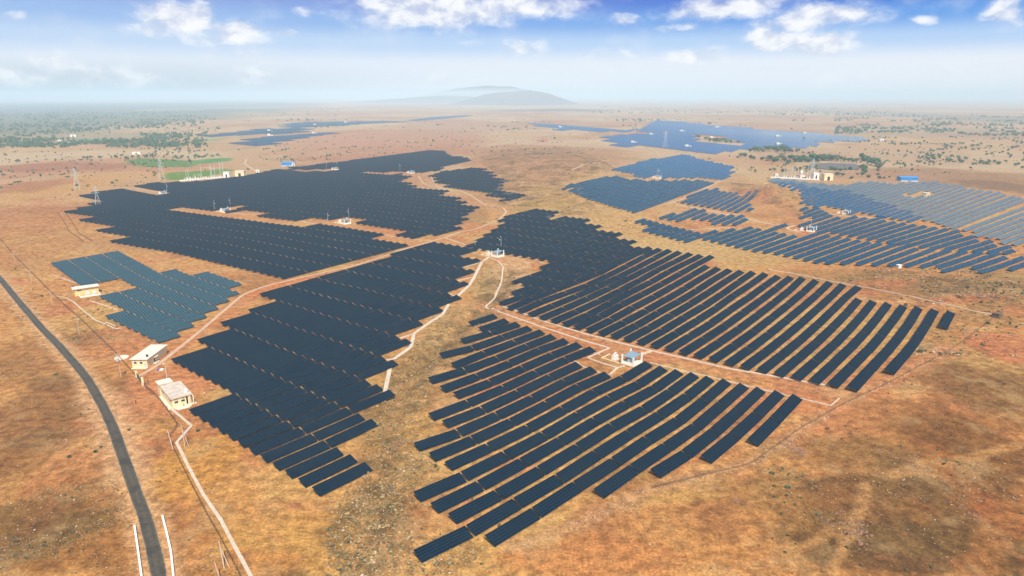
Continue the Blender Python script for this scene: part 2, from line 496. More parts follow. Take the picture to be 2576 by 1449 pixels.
# beyond the plant the plain is paler and pinker, with ploughed plots
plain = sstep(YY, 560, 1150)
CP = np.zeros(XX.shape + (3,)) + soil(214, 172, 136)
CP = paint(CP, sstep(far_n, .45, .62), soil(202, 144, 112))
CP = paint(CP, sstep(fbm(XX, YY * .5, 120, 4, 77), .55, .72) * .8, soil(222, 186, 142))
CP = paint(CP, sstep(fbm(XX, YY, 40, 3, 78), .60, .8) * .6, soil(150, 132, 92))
CP = paint(CP, sstep(fbm(XX, YY, 420, 4, 79), .46, .62) * .6, soil(228, 204, 178))  # pale soil patches, with some distant haze put into their colour
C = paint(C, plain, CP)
PATCH = [
    # left bank of the asphalt road
    (120, 1050, 190, 120, (160, 110, 66), .8), (60, 900, 120, 70, (190, 134, 84), .7), (200, 1180, 110, 60, (214, 150, 100), .8),
    (150, 1240, 120, 40, (206, 138, 86), .8), (200, 1340, 230, 90, (176, 120, 66), .9), (80, 1300, 110, 40, (140, 100, 60), .7),
    (60, 1370, 110, 60, (132, 92, 56), .7), (240, 1310, 70, 25, (126, 96, 60), .6), (330, 1000, 60, 90, (226, 150, 112), .6),
    (130, 960, 70, 22, (140, 104, 66), .6), (190, 1030, 60, 24, (150, 108, 68), .5), (110, 1105, 90, 24, (142, 106, 70), .5),
    # forecourt of the control rooms
    (500, 930, 90, 60, (224, 148, 100), .9), (290, 860, 120, 50, (212, 140, 96), .8), (420, 1000, 80, 70, (226, 152, 108), .7),
    (480, 1180, 90, 90, (222, 162, 84), .8), (560, 1290, 90, 80, (224, 164, 92), .7), (470, 1330, 110, 60, (196, 130, 78), .7),
    (720, 1360, 190, 80, (226, 168, 96), .75), (640, 1420, 120, 40, (214, 142, 82), .7),
    # far-left open slope
    (90, 560, 160, 60, (204, 140, 88), .8), (60, 640, 120, 60, (208, 146, 94), .7), (160, 470, 100, 24, (220, 168, 104), .9),
    (60, 470, 80, 22, (190, 122, 80), .8), (250, 420, 260, 26, (206, 142, 104), .7), (120, 420, 180, 12, (180, 112, 80), .8),
    (300, 440, 120, 10, (222, 172, 118), .8), (150, 530, 140, 10, (196, 130, 80), .6), (350, 620, 160, 16, (204, 150, 104), .6),
    (530, 680, 80, 14, (220, 158, 104), .6),
    # gully banks and centre
    (1230, 720, 40, 70, (206, 170, 116), .8), (1120, 850, 70, 90, (214, 172, 118), .85), (1020, 960, 60, 80, (208, 160, 106), .8),
    (1290, 700, 60, 60, (232, 186, 146), .8), (1160, 940, 60, 120, (222, 166, 112), .6), (970, 1180, 60, 120, (204, 152, 98), .8),
    (1030, 1150, 50, 100, (222, 170, 104), .7), (930, 1330, 90, 90, (204, 156, 100), .7), (960, 1400, 70, 50, (220, 166, 122), .5),
    # pale slope between the fields
    (1420, 470, 120, 70, (218, 172, 112), .85), (1380, 520, 90, 30, (206, 166, 104), .7), (1500, 560, 150, 45, (224, 180, 122), .8),
    (1700, 620, 200, 26, (222, 182, 126), .9), (1900, 650, 120, 20, (214, 172, 116), .8), (1640, 500, 50, 40, (226, 182, 128), .7),
    (1220, 440, 60, 40, (206, 150, 104), .8), (1330, 400, 130, 40, (200, 144, 110), .85), (1450, 400, 120, 30, (196, 148, 116), .8),
    (1000, 350, 200, 26, (206, 150, 124), .8), (820, 350, 200, 18, (214, 156, 130), .7), (1150, 320, 160, 14, (204, 158, 134), .7),
    (1960, 495, 55, 40, (206, 158, 104), .8), (1900, 500, 30, 22, (206, 132, 92), .7), (1200, 545, 30, 20, (186, 142, 92), .8),
    # right shoulder of the site
    (2150, 700, 160, 22, (196, 146, 92), .8), (2300, 720, 200, 14, (208, 128, 84), .7), (2450, 740, 150, 34, (170, 132, 86), .85),
    (2520, 690, 70, 30, (176, 140, 90), .7), (2440, 760, 110, 8, (206, 120, 80), .6), (2400, 850, 90, 50, (196, 146, 92), .8),
    (2530, 880, 70, 55, (216, 128, 92), .75), (2480, 800, 90, 22, (150, 118, 74), .5), (2330, 960, 110, 40, (206, 150, 98), .7),
    (2480, 1000, 120, 90, (152, 102, 58), .85), (2350, 1080, 140, 60, (160, 106, 62), .8), (2200, 1060, 110, 40, (206, 142, 92), .8),
    (2450, 1150, 180, 90, (146, 98, 54), .9), (2200, 1160, 180, 60, (184, 130, 78), .8), (2250, 1290, 330, 90, (148, 98, 54), .9),
    (2300, 1390, 330, 60, (104, 74, 46), .85), (2060, 1340, 110, 60, (150, 108, 62), .6), (2500, 1390, 110, 60, (140, 98, 56), .8),
    (2330, 1230, 120, 26, (128, 98, 62), .5), (2250, 1370, 160, 30, (118, 88, 54), .6), (1900, 1260, 120, 60, (194, 142, 88), .7),
    (1740, 1330, 200, 80, (216, 152, 94), .8), (1800, 1300, 60, 60, (170, 112, 74), .5), (1500, 1400, 200, 50, (222, 148, 92), .8),
    (1650, 1250, 150, 16, (224, 172, 108), .7), (2450, 1230, 60, 120, (172, 108, 62), .6), (2520, 1300, 60, 60, (176, 104, 64), .6),
    (2340, 900, 50, 24, (214, 170, 100), .7), (1990, 1010, 140, 30, (222, 146, 100), .8), (1640, 880, 150, 26, (222, 148, 104), .7),
    # far right plain
    (90, 300, 420, 34, (104, 122, 104), .9), (60, 268, 600, 14, (92, 112, 112), .9), (2560, 300, 200, 30, (140, 140, 126), .7), (2400, 445, 200, 26, (174, 130, 96), .85), (2520, 470, 90, 20, (140, 106, 80), .7), (2200, 390, 250, 22, (206, 166, 138), .7),
    (2000, 390, 120, 10, (206, 160, 132), .6), (2200, 440, 160, 12, (196, 146, 120), .7), (1850, 400, 60, 12, (214, 170, 138), .7),
    (150, 345, 240, 14, (150, 140, 110), .6), (2350, 330, 300, 16, (186, 160, 134), .6),
]
blotg = sstep(fbm(XX, YY, 26, 5, 191), .53, .66) * (1 - in_field) * (1 - plain)
C = paint(C, blotg * .42, soil(158, 110, 66))
litg = sstep(fbm(XX, YY, 19, 4, 291), .56, .70) * (1 - in_field) * (1 - plain)
C = paint(C, litg * .5, soil(236, 184, 124))
for px, py, rx, ry, c, s in PATCH:
    C = paint(C, ell_mask(px, py, rx, ry) * s, soil(*c))
C = paint(C, rough[...] * sstep(n_c, .40, .66) * .55, soil(150, 116, 68))
# blotches of grazed scrub in the rough ground
blot = sstep(fbm(XX, YY, 14, 4, 91), .50, .66) * np.clip(rough * 1.1, 0, 1)
C = paint(C, blot * .6, soil(122, 90, 50))
C = paint(C, gully_m * sstep(fbm(XX, YY, 6, 3, 93), .45, .6) * .6, soil(136, 108, 66))
# dusty shoulders of the asphalt road and graded service strips
ROAD = gline("-60,640 0,701 50,762 107,828 150,871 192,919 220,954 240,989 260,1024 277,1061 290,1094 304,1136 325,1194 345,1250 366,1304 386,1380 400,1449 408,1500 414,1560")
C = paint(C, line_mask(ROAD, 5.2, .35, 10) * .85, soil(232, 180, 136))
C = paint(C, line_mask(gline("240,989 260,1024 277,1061 304,1136 325,1194"), 7.5, .4, 7) * .6, soil(238, 186, 146))
for s, wd, c in [("352,945 500,838 644,738 730,708 900,672 1060,622 1130,600", 4.5, (226, 146, 100)),
                 ("644,740 700,712 760,700", 6, (230, 140, 90)),
                 ("437,526 575,537 720,547 845,569 970,592 1090,607", 7, (226, 160, 108)),
                 ("1221,768 1363,812 1538,865 1640,890 1750,915 1932,955 2100,1000", 7, (220, 150, 108)),
                 ("2230,1205 2330,1172 2440,1160 2576,1120", 2.2, (216, 160, 104)), ("2080,1470 2120,1380 2165,1290 2175,1230", 1.6, (214, 160, 106)), ("1880,1470 1990,1400 2100,1340", 1.5, (206, 150, 96)), ("2440,1449 2520,1330 2600,1230", 4, (186, 124, 74)),
                 ("1340,600 1420,575 1500,590 1600,620 1800,650", 9, (226, 186, 130)),
                 ("2254,610 2130,593 2056,580 2010,572", 4, (224, 150, 108)), ("1688,511 1790,530 1925,560", 7, (230, 184, 138)),
                 ("2394,879 2282,939 2222,971 2092,1034 1888,1169 1788,1192 1638,1229 1500,1299 1388,1342 1288,1374", 3.0, (214, 160, 118)),
                 ("2394,879 2282,939 2222,971 2092,1034", 6.0, (222, 150, 104))]:
    C = paint(C, line_mask(gline(s), wd, .4, 8) * .7, soil(*c))
# irrigated plots
for pg, c in [("587,397 579,405 500,413 478,420 482,404 530,399", (16, 142, 58)), ("315,405 345,398 400,400 480,404 478,420 400,421 360,420 330,414", (60, 128, 44)),
              ("412,437 440,433 520,429 560,424 590,427 575,434 520,444 455,452 420,453 412,446", (80, 138, 24)),
              ("470,352 560,348 562,352 490,359", (120, 160, 100)), ("175,350 290,348 300,355 200,358", (90, 140, 110))]:
    m = pip(*proj(XX, np.maximum(YY, 60), 0), pts(pg))
    C = paint(C, m * (.75 + .25 * n_c), soil(*c) * 1.25)
C = C * np.array([1.0, 1.01, .84])
SCRUB = np.clip(rough * .9 + .12 + .25 * plain, 0, 1)
SCRUB[line_mask(ROAD, 5, .3) > .3] = 0


def make_mesh(name, V, F, mat=None, smooth=False):
    """mesh from numpy vertex array and equal-size face array"""
    V = np.asarray(V, np.float32)
    F = np.asarray(F, np.int32)
    me = bpy.data.meshes.new(name)
    me.vertices.add(len(V))
    me.vertices.foreach_set('co', V.ravel())
    k = F.shape[1]
    me.loops.add(F.size)
    me.loops.foreach_set('vertex_index', F.ravel())
    me.polygons.add(len(F))
    me.polygons.foreach_set('loop_start', np.arange(0, F.size, k, dtype=np.int32))
    me.polygons.foreach_set('loop_total', np.full(len(F), k, np.int32))
    me.polygons.foreach_set('use_smooth', np.full(len(F), bool(smooth)))
    me.update(calc_edges=True)
    me.validate()
    if mat:
        me.materials.append(mat)
    return me


def link(name, data, parent=None):
    o = bpy.data.objects.new(name, data)
    col.objects.link(o)
    if parent:
        o.parent = parent
    return o


def tag(o, label, cat, group=None):
    o['label'] = label
    o['category'] = cat
    if group:
        o['group'] = group
    return o


def material(name):
    m = bpy.data.materials.new(name)
    m.use_nodes = True
    t = NT(m.node_tree)
    return m, t, t.n['Principled BSDF']


# ------------------------------------------------------------------ ground
m_soil, t, bs = material('dry_red_soil')
pos = t.node('ShaderNodeNewGeometry').outputs['Position']
att = t.node('ShaderNodeAttribute', attribute_name='soil')
base = att.outputs['Color']
scr = att.outputs['Alpha']
n1 = t.noise(pos, 0.05, 5, .6)
n2 = t.noise(pos, 0.30, 5, .62)
n3 = t.noise(pos, 1.3, 4, .6)
n4 = t.noise(pos, 0.11, 6, .7, .8)
c = t.mix(1.0, base, t.mix(t.smooth(n2, .3, .7), (.60, .55, .50), (1.30, 1.28, 1.22)), 'MULTIPLY')
c = t.mix(t.math('MULTIPLY', t.smooth(n1, .52, .68), .38), c, (.46, .30, .13))
c = t.mix(t.math('MULTIPLY', t.smooth(n4, .56, .70), .42), c, (.38, .15, .065))
c = t.mix(1.0, c, t.mix(t.smooth(n3, .3, .72), (.70, .67, .64), (1.26, 1.26, 1.26)), 'MULTIPLY')
tuft = t.noise(pos, 0.9, 5, .7)
thr = t.math('SUBTRACT', 0.72, t.math('MULTIPLY', scr, 0.16))
tm = t.smooth(t.math('SUBTRACT', tuft, thr), 0.0, 0.05)
c = t.mix(t.math('MULTIPLY', tm, .62), c, (.115, .085, .035))
tuft2 = t.noise(t.vmath('ADD', pos, (51, 17, 0)), 0.22, 6, .75)
tm2 = t.smooth(t.math('SUBTRACT', tuft2, t.math('SUBTRACT', .69, t.math('MULTIPLY', scr, .12))), 0.0, .05)
c = t.mix(t.math('MULTIPLY', tm2, .5), c, (.15, .11, .05))
st = t.noise(t.vmath('ADD', pos, (9, 71, 0)), 1.7, 3, .6)
c = t.mix(t.math('MULTIPLY', t.smooth(st, .70, .76), .6), c, (.62, .50, .38))
t.put(bs.inputs['Base Color'], c)
bs.inputs['Roughness'].default_value = .95
bs.inputs['Specular IOR Level'].default_value = .1
bmp = t.node('ShaderNodeBump')
bmp.inputs['Strength'].default_value = .8
bmp.inputs['Distance'].default_value = .5
t.put(bmp.inputs['Height'], t.math('ADD', n2, t.math('MULTIPLY', tuft, .6)))
t.put(bs.inputs['Normal'], bmp.outputs[0])

jj, ii = np.meshgrid(np.arange(NY - 1), np.arange(NX - 1), indexing='ij')
v00 = (jj * NX + ii).ravel()
v10, v01, v11 = v00 + 1, v00 + NX, v00 + NX + 1
T = np.concatenate([np.stack([v00, v10, v11], 1), np.stack([v00, v11, v01], 1)])
me = make_mesh('ground', np.stack([XX.ravel(), YY.ravel(), ZZ.ravel()], 1), T, m_soil, smooth=True)
ca = me.color_attributes.new('soil', 'FLOAT_COLOR', 'POINT')
ca.data.foreach_set('color', np.concatenate([C.reshape(-1, 3), SCRUB.reshape(-1, 1)], 1).astype(np.float32).ravel())
ground = link('ground', me)
ground['kind'] = 'structure'

# ------------------------------------------------------------------ distant hill
m_hill, t, bs = material('hill_scrub')
pos = t.node('ShaderNodeNewGeometry').outputs['Position']
n1 = t.noise(pos, .006, 6, .65)
n2 = t.noise(pos, .03, 5, .65)
t.put(bs.inputs['Base Color'], t.mix(t.smooth(t.math('ADD', n1, t.math('MULTIPLY', n2, .4)), .5, .85), (.05, .038, .042), (.15, .11, .10)))
bs.inputs['Roughness'].default_value = 1


def make_hill(name, px, py, height_m, lx, rx, dy, seed, ang=0.0):
    c = G(px, py)
    n = 110
    u = np.linspace(-1.25, 1.25, n)
    U, Vv = np.meshgrid(u, u)
    X = np.where(U < 0, U * lx, U * rx)
    Y = Vv * dy
    d = np.hypot(U, Vv)
    prof = np.clip(1 - d, 0, 1)
    prof = np.sin(prof * math.pi / 2) ** 1.7
    prof = prof / prof.max()
    ridge = fbm(X + 5000, Y + 9000, lx * .5, 5, seed)
    Z = height_m * prof * (.70 + .60 * ridge) - 14
    me = make_mesh(name, np.stack([(X + c[0]).ravel(), (Y + c[1]).ravel(), Z.ravel()], 1),
                   [(j * n + i, j * n + i + 1, (j + 1) * n + i + 1, (j + 1) * n + i) for j in range(n - 1) for i in range(n - 1)], m_hill, True)
    o = link(name, me)
    o['kind'] = 'structure'
    return o


make_hill('hill', 1325, 262.5, 205, 1250, 850, 1100, 5)
make_hill('hill', 1150, 258, 120, 2300, 1500, 1100, 15)
make_hill('hill', 1235, 250, 420, 3000, 2600, 1600, 25)
make_hill('hill', 1420, 279, 26, 1300, 900, 260, 35)

# ------------------------------------------------------------------ ribbons: roads, tracks, drains
m_asph, t, bs = material('asphalt')
pos = t.node('ShaderNodeNewGeometry').outputs['Position']
uvn = t.node('ShaderNodeUVMap').outputs[0]
spx = t.node('ShaderNodeSeparateXYZ')
t.put(spx.inputs[0], uvn)
across = t.math('ABSOLUTE', t.math('SUBTRACT', t.math('ABSOLUTE', spx.outputs[1]), .45))
rut = t.smooth(across, .28, .05)
c = t.mix(rut, (.070, .056, .034), (.044, .036, .023))
c = t.mix(t.smooth(t.noise(pos, 1.2, 5, .7), .4, .7), c, (.095, .075, .046))
c = t.mix(t.smooth(t.noise(pos, .16, 4, .7), .50, .62), c, (.036, .032, .024))
edge = t.smooth(t.math('ADD', t.math('ABSOLUTE', spx.outputs[1]), t.math('MULTIPLY', t.noise(pos, .8, 3), .3)), .95, 1.15)
c = t.mix(edge, c, (.33, .22, .13))
t.put(bs.inputs['Base Color'], c)
bs.inputs['Roughness'].default_value = .8

m_conc, t, bs = material('pale_concrete')
pos = t.node('ShaderNodeNewGeometry').outputs['Position']
c = t.mix(t.smooth(t.noise(pos, .6, 5, .7), .35, .7), (.50, .40, .28), (.68, .56, .42))
c = t.mix(t.smooth(t.noise(pos, 4, 3, .6), .62, .72), c, (.36, .26, .17))
t.put(bs.inputs['Base Color'], c)
bs.inputs['Roughness'].default_value = .9

m_track, t, bs = material('graded_dirt')
pos = t.node('ShaderNodeNewGeometry').outputs['Position']
c = t.mix(t.smooth(t.noise(pos, .25, 5, .7), .35, .7), (.50, .34, .21), (.60, .44, .30))
c = t.mix(t.smooth(t.noise(pos, 1.6, 4, .6), .58, .72), c, (.42, .25, .14))
spx = t.node('ShaderNodeSeparateXYZ')
t.put(spx.inputs[0], t.node('ShaderNodeUVMap').outputs[0])
cen = t.smooth(t.math('ABSOLUTE', spx.outputs[1]), .30, .12)
c = t.mix(t.math('MULTIPLY', cen, .55), c, (.40, .25, .13))
edg = t.smooth(t.math('ADD', t.math('ABSOLUTE', spx.outputs[1]), t.math('MULTIPLY', t.noise(pos, .5, 3), .5)), .95, 1.25)
c = t.mix(edg, c, (.45, .25, .12))
t.put(bs.inputs['Base Color'], c)
bs.inputs['Roughness'].default_value = .95


def ribbon(name, line, width, mat, lift=.06, thick=None, step=3.0, wob=0.0):
    """a strip laid on the terrain along a world polyline; thick makes a raised kerb or drain wall"""
    P_ = [np.array(p, float) for p in line]
    S = [P_[0]]
    for a, b in zip(P_, P_[1:]):
        n = max(1, int(np.hypot(*(b - a)) / step))
        for k in range(1, n + 1):
            S.append(a + (b - a) * k / n)
    S = np.array(S)
    for _ in range(0 if thick else 2):
        S[1:-1] = S[1:-1] * .5 + (S[:-2] + S[2:]) * .25
    T_ = np.gradient(S, axis=0)
    T_ /= np.hypot(*T_.T)[:, None] + 1e-9
    N_ = np.stack([-T_[:, 1], T_[:, 0]], 1)
    cols = [-1, -.34, .34, 1]
    V, UVs = [], []
    s_len = np.concatenate([[0], np.cumsum(np.hypot(*np.diff(S, axis=0).T))])
    top = lift + (thick or 0)
    offs = []
    for k in range(len(S)):
        wd = width / 2 * (1 + wob * (vnoise(np.array(s_len[k] / 4), np.array(3.3), 5) - .5) * 2)
        offs.append(wd)
    for q in cols:
        XY = S + N_ * (np.array(offs) * q)[:, None]
        z = height(XY[:, 0], XY[:, 1]) + top
        V.append(np.c_[XY, z])
        UVs.append(np.c_[s_len, np.full(len(S), q)])
    m = len(S)
    nc = len(cols)
    F = [(c_ * m + k, c_ * m + k + 1, (c_ + 1) * m + k + 1, (c_ + 1) * m + k) for c_ in range(nc - 1) for k in range(m - 1)]
    F = [f[::-1] for f in F]
    if thick:
        for side, c_ in ((0, 0), (1, nc - 1)):
            v = V[c_].copy()
            v[:, 2] -= thick + .3
            V.append(v)
            UVs.append(UVs[c_])
            b = (len(V) - 1) * m
            for k in range(m - 1):
                f = (c_ * m + k, c_ * m + k + 1, b + k + 1, b + k)
                F.append(f if side == 0 else f[::-1])
    me = make_mesh(name, np.concatenate(V), F, mat)
    uvl = me.uv_layers.new(name='UVMap')
    allUV = np.concatenate(UVs)
    li = np.zeros(len(me.loops), np.int32)
    me.loops.foreach_get('vertex_index', li)
    uvl.data.foreach_set('uv', allUV[li].astype(np.float32).ravel())
    o = link(name, me)
    o['kind'] = 'structure'
    return o


ribbon('road', ROAD, 3.7, m_asph, .07, step=2.0, wob=.06)
TRACKS = [("342,949 385,928 500,836 610,742 644,728 659,722 729,705 894,668 994,635 1049,617 1089,606 1119,598 1159,583 1194,577 1226,565 1248,556 1264,545 1274,534 1266,522 1240,518 1219,515 1184,492 1156,480", 1.9),
          ("1156,480 1120,477 1085,470 1064,462 1056,450 1052,444", 1.6), ("1130,478 1100,470 1092,460 1084,446", 1.6),
          ("1089,606 1044,603 969,592 906,581 844,571 781,562 719,548 644,542 575,537 500,529 437,527", 2.0),
          ("305,471 350,475 400,484 460,490 530,500", 2.2),
          ("1119,598 1160,612 1200,625 1232,634", 1.8), ("1438,441 1475,431 1513,427 1538,430 1583,443 1613,449 1655,451 1763,449 1815,456 1763,480 1711,503 1680,513", 2.6),
          ("1815,456 1875,466 1920,468 1932,460", 2.6), ("1700,516 1725,519 1788,532 1875,549 1925,562 1960,566", 2.8),
          ("1735,579 1790,575 1838,572", 2.4), ("620,400 615,412 640,428 655,438", 3.0),
          ("2236,556 2180,546 2120,544 2080,537", 3), ("2000,567 1975,575 2015,585", 3), ("1288,640 1330,644 1366,662", 1.2),
          ("185,760 160,745 130,745", 1.0)]
for s, wd in TRACKS:
    ribbon('path', gline(s), wd, m_track, .09, step=4, wob=.12)
DRAINS = [("431,1030 482,1074 445,1118 475,1179 512,1247 557,1312 587,1370 630,1449 650,1490", .95),
          ("1212,660 1194,696 1181,718 1151,746 1138,757", 2.0), ("1129,766 1114,791 1081,813 1041,840", 1.7),
          ("1041,840 1038,858 1034,874 1020,884 990,905", 1.7), ("981,926 974,959 964,1011", 1.7), ("1041,840 1005,852", .9), ("992,904 966,907", .9),
          ("1151,746 1132,742", .9), ("1186,698 1148,708", .7), ("1205,662 1165,673", .7),
          ("1229,648 1213,659", 1.6), ("1229,647 1254,658 1266,673 1261,706 1244,746 1221,770 1288,797 1363,823 1463,856 1533,876", .95),
          ("1264,771 1288,778 1350,803 1463,838 1538,858 1638,883 1738,906 1825,928 1932,948 2087,980", .95),
          ("1533,876 1478,901 1505,911 1553,926 1572,921", .8), ("1553,926 1534,944", .9), ("1425,866 1466,880 1510,893", .6), ("1638,884 1612,893", 1.4),
          ("1635,913 1700,930 1770,946 1895,978 2014,1009 2089,1028 2110,1012", .5), ("1440,905 1462,921 1508,938 1534,945", .5),
          ("132,692 170,705 205,718", .55), ("185,760 205,778 240,806 290,828 303,826", .6), ("225,756 297,781", .55), ("265,812 292,822", .45),
          ("1932,678 1994,688 2107,711 2194,728 2294,751 2394,773 2447,786 2494,795", .55),
          ("1174,632 1229,648", .5)]
for s, wd in DRAINS:
    ribbon('drain_channel', gline(s), wd, m_conc, .05, thick=.28, step=2.5, wob=.08)
# the pond behind the right-hand grove
m_pond, t, bs = material('pond_water')
bs.inputs['Base Color'].default_value = (.13, .10, .08, 1)
bs.inputs['Roughness'].default_value = .55
pg = [P(a, b) for a, b in pts("2040,413 2090,411 2150,413 2162,418 2155,427 2100,428 2055,425 2038,420")]
me = bpy.data.meshes.new('pond')
me.from_pydata([(v.x, v.y, 1.0 + hz(v.x, v.y)) for v in pg], [], [tuple(range(len(pg)))[::-1]])
me.materials.append(m_pond)
o = link('pond', me)
o['kind'] = 'structure'

# ------------------------------------------------------------------ solar tables
def panel_material(name, cell, line, rough=.14, lw=.035, grid=False, spec=.5):
    m, t, bs = material(name)
    uvn = t.node('ShaderNodeUVMap').outputs[0]
    s = t.node('ShaderNodeSeparateXYZ')
    t.put(s.inputs[0], uvn)
    fy = t.math('FRACT', t.math('MULTIPLY', s.outputs[1], 1 / .8597))
    ly = t.math('LESS_THAN', t.math('ABSOLUTE', t.math('SUBTRACT', fy, .5)), .5 - lw)
    fx = t.math('FRACT', t.math('MULTIPLY', s.outputs[0], 1 / 1.66))
    lx = t.math('LESS_THAN', t.math('ABSOLUTE', t.math('SUBTRACT', fx, .5)), .5 - (lw * .12 if not grid else lw * .7))
    pos = t.node('ShaderNodeNewGeometry').outputs['Position']
    # every module has its own slight tint
    cellid = t.vmath('FLOOR', t.vmath('MULTIPLY', uvn, (1 / 1.66, 1 / .8597, 0)))
    wn = t.node('ShaderNodeTexWhiteNoise')
    t.put(wn.inputs['Vector'], t.vmath('ADD', cellid, t.vmath('FLOOR', t.vmath('MULTIPLY', pos, (.04, .04, 0)))))
    var = t.math('ADD', .90, t.math('MULTIPLY', wn.outputs[0], .20))
    cc = t.mix(1.0, cell, t.mix(0.0, (1, 1, 1), (1, 1, 1)), 'MULTIPLY')
    cc = t.vmath('SCALE', cc, None)
    cc.node.inputs[3].default_value = 1
    t.l.new(var, cc.node.inputs[3])
    dust = t.smooth(t.noise(pos, .03, 3, .5), .35, .75)
    cc = t.mix(t.math('MULTIPLY', dust, .008), cc, (.30, .24, .18))
    notline = t.math('MULTIPLY', lx, ly)
    t.put(bs.inputs['Base Color'], t.mix(notline, line, cc))
    t.put(bs.inputs['Roughness'], t.math('ADD', .32, t.math('MULTIPLY', notline, rough - .32)))
    bs.inputs['Specular IOR Level'].default_value = spec
    return m


M_PANEL = {
    'navy': panel_material('panel_navy', (.0001, .0085, .0215), (.020, .070, .098), lw=.045, spec=.0),
    'mid': panel_material('panel_sky_haze_blue', (.0004, .038, .078), (.02, .09, .14), spec=.06),  # farther tables: sky reflection and haze put into the cell colour
    'bright': panel_material('panel_sky_haze_bright', (.001, .062, .130), (.02, .10, .19), spec=.08),  # lighter copy, more sky sheen and haze painted into the blue
    'grey': panel_material('panel_sheen_dust_grey', (.085, .125, .135), (.16, .21, .22), rough=.3, spec=.2),  # grey of grazing sky sheen and haze painted in, along with dust
    'grid': panel_material('panel_framed', (.004, .034, .052), (.12, .20, .23), spec=.12, lw=.06, grid=True, rough=.25),
}
m_steel, t, bs = material('galvanised_steel')
pos = t.node('ShaderNodeNewGeometry').outputs['Position']
t.put(bs.inputs['Base Color'], t.mix(t.noise(pos, 3, 3), (.07, .07, .068), (.12, .12, .115)))
bs.inputs['Roughness'].default_value = .8
m_back, t, bs = material('panel_backsheet')
bs.inputs['Base Color'].default_value = (.05, .055, .06, 1)
bs.inputs['Roughness'].default_value = .7

TILT_HI, TILT_LO, WG = 2.1, .66, 4.05      # high edge, low edge, ground width of a table


def parse_nodes(s):
    return [tuple(int(q) for q in t_.split(',')) for t_ in s.split()]


NODES = {}
NODES['A'] = parse_nodes("1,1,1869,1284 2,1,1974,1254 1,2,1910,1309 2,2,2018,1272 1,3,1837,1355 2,3,1954,1321 3,3,2064,1286 0,4,1753,1413 1,4,1881,1382 2,4,2002,1339 3,4,2110,1302 0,5,1799,1453 1,5,1928,1402 2,5,2048,1358 3,5,2159,1317 -1,6,1708,1511 0,6,1849,1469 1,6,1978,1422 2,6,2098,1374 3,6,2203,1334 -1,7,1757,1545 0,7,1899,1493 1,7,2028,1441 2,7,2147,1390 3,7,2255,1352 -1,8,1809,1569 0,8,1950,1517 1,8,2080,1461 2,8,2199,1410 3,8,2306,1367 -2,9,1710,1654 -1,9,1861,1598 0,9,2004,1539 1,9,2133,1479 2,9,2253,1426 3,9,2360,1384 -2,10,1765,1682 -1,10,1918,1624 0,10,2060,1559 1,10,2189,1497 2,10,2304,1445 -3,11,1652,1771 -2,11,1821,1714 -1,11,1976,1648 0,11,2118,1581 1,11,2247,1515 2,11,2362,1464 -3,12,1712,1811 -2,12,1879,1744 -1,12,2032,1674 0,12,2175,1602 1,12,2302,1535 2,12,2418,1485 -3,13,1775,1847 -2,13,1942,1772 -1,13,2100,1698 0,13,2239,1624 1,13,2364,1556 2,13,2479,1503 3,13,2581,1443 -4,14,1650,1967 -3,14,1839,1887 -2,14,2008,1804 -1,14,2161,1726 0,14,2300,1646 1,14,2426,1579 2,14,2539,1525 3,14,2640,1461 -4,15,1718,2012 -3,15,1905,1923 -2,15,2074,1833 -1,15,2227,1749 0,15,2366,1668 1,15,2489,1602 2,15,2603,1543 3,15,2702,1475 -4,16,1789,2054 -3,16,1976,1959 -2,16,2145,1865 -1,16,2298,1775 0,16,2434,1692 1,16,2561,1624 2,16,2666,1557 3,16,2764,1488 -5,17,1650,2201 -4,17,1861,2100 -3,17,2050,1992 -2,17,2219,1897 -1,17,2370,1801 0,17,2503,1718 1,17,2624,1646 2,17,2734,1573 3,17,2825,1503 -4,18,1936,2141 -3,18,2124,2030 -2,18,2290,1925 -1,18,2442,1831 0,18,2573,1744 1,18,2696,1670 2,18,2799,1590 3,18,2891,1515 -2,19,2372,1957 -1,19,2517,1859 0,19,2648,1773 1,19,2765,1694 2,19,2869,1608 3,19,2960,1533 -1,20,2599,1877 0,20,2724,1801 1,20,2839,1714 2,20,2936,1630 3,20,3026,1549 0,21,2801,1823 1,21,2915,1732 2,21,3008,1650 3,21,3100,1565 1,22,2988,1758 2,22,3082,1668 3,22,3171,1581")
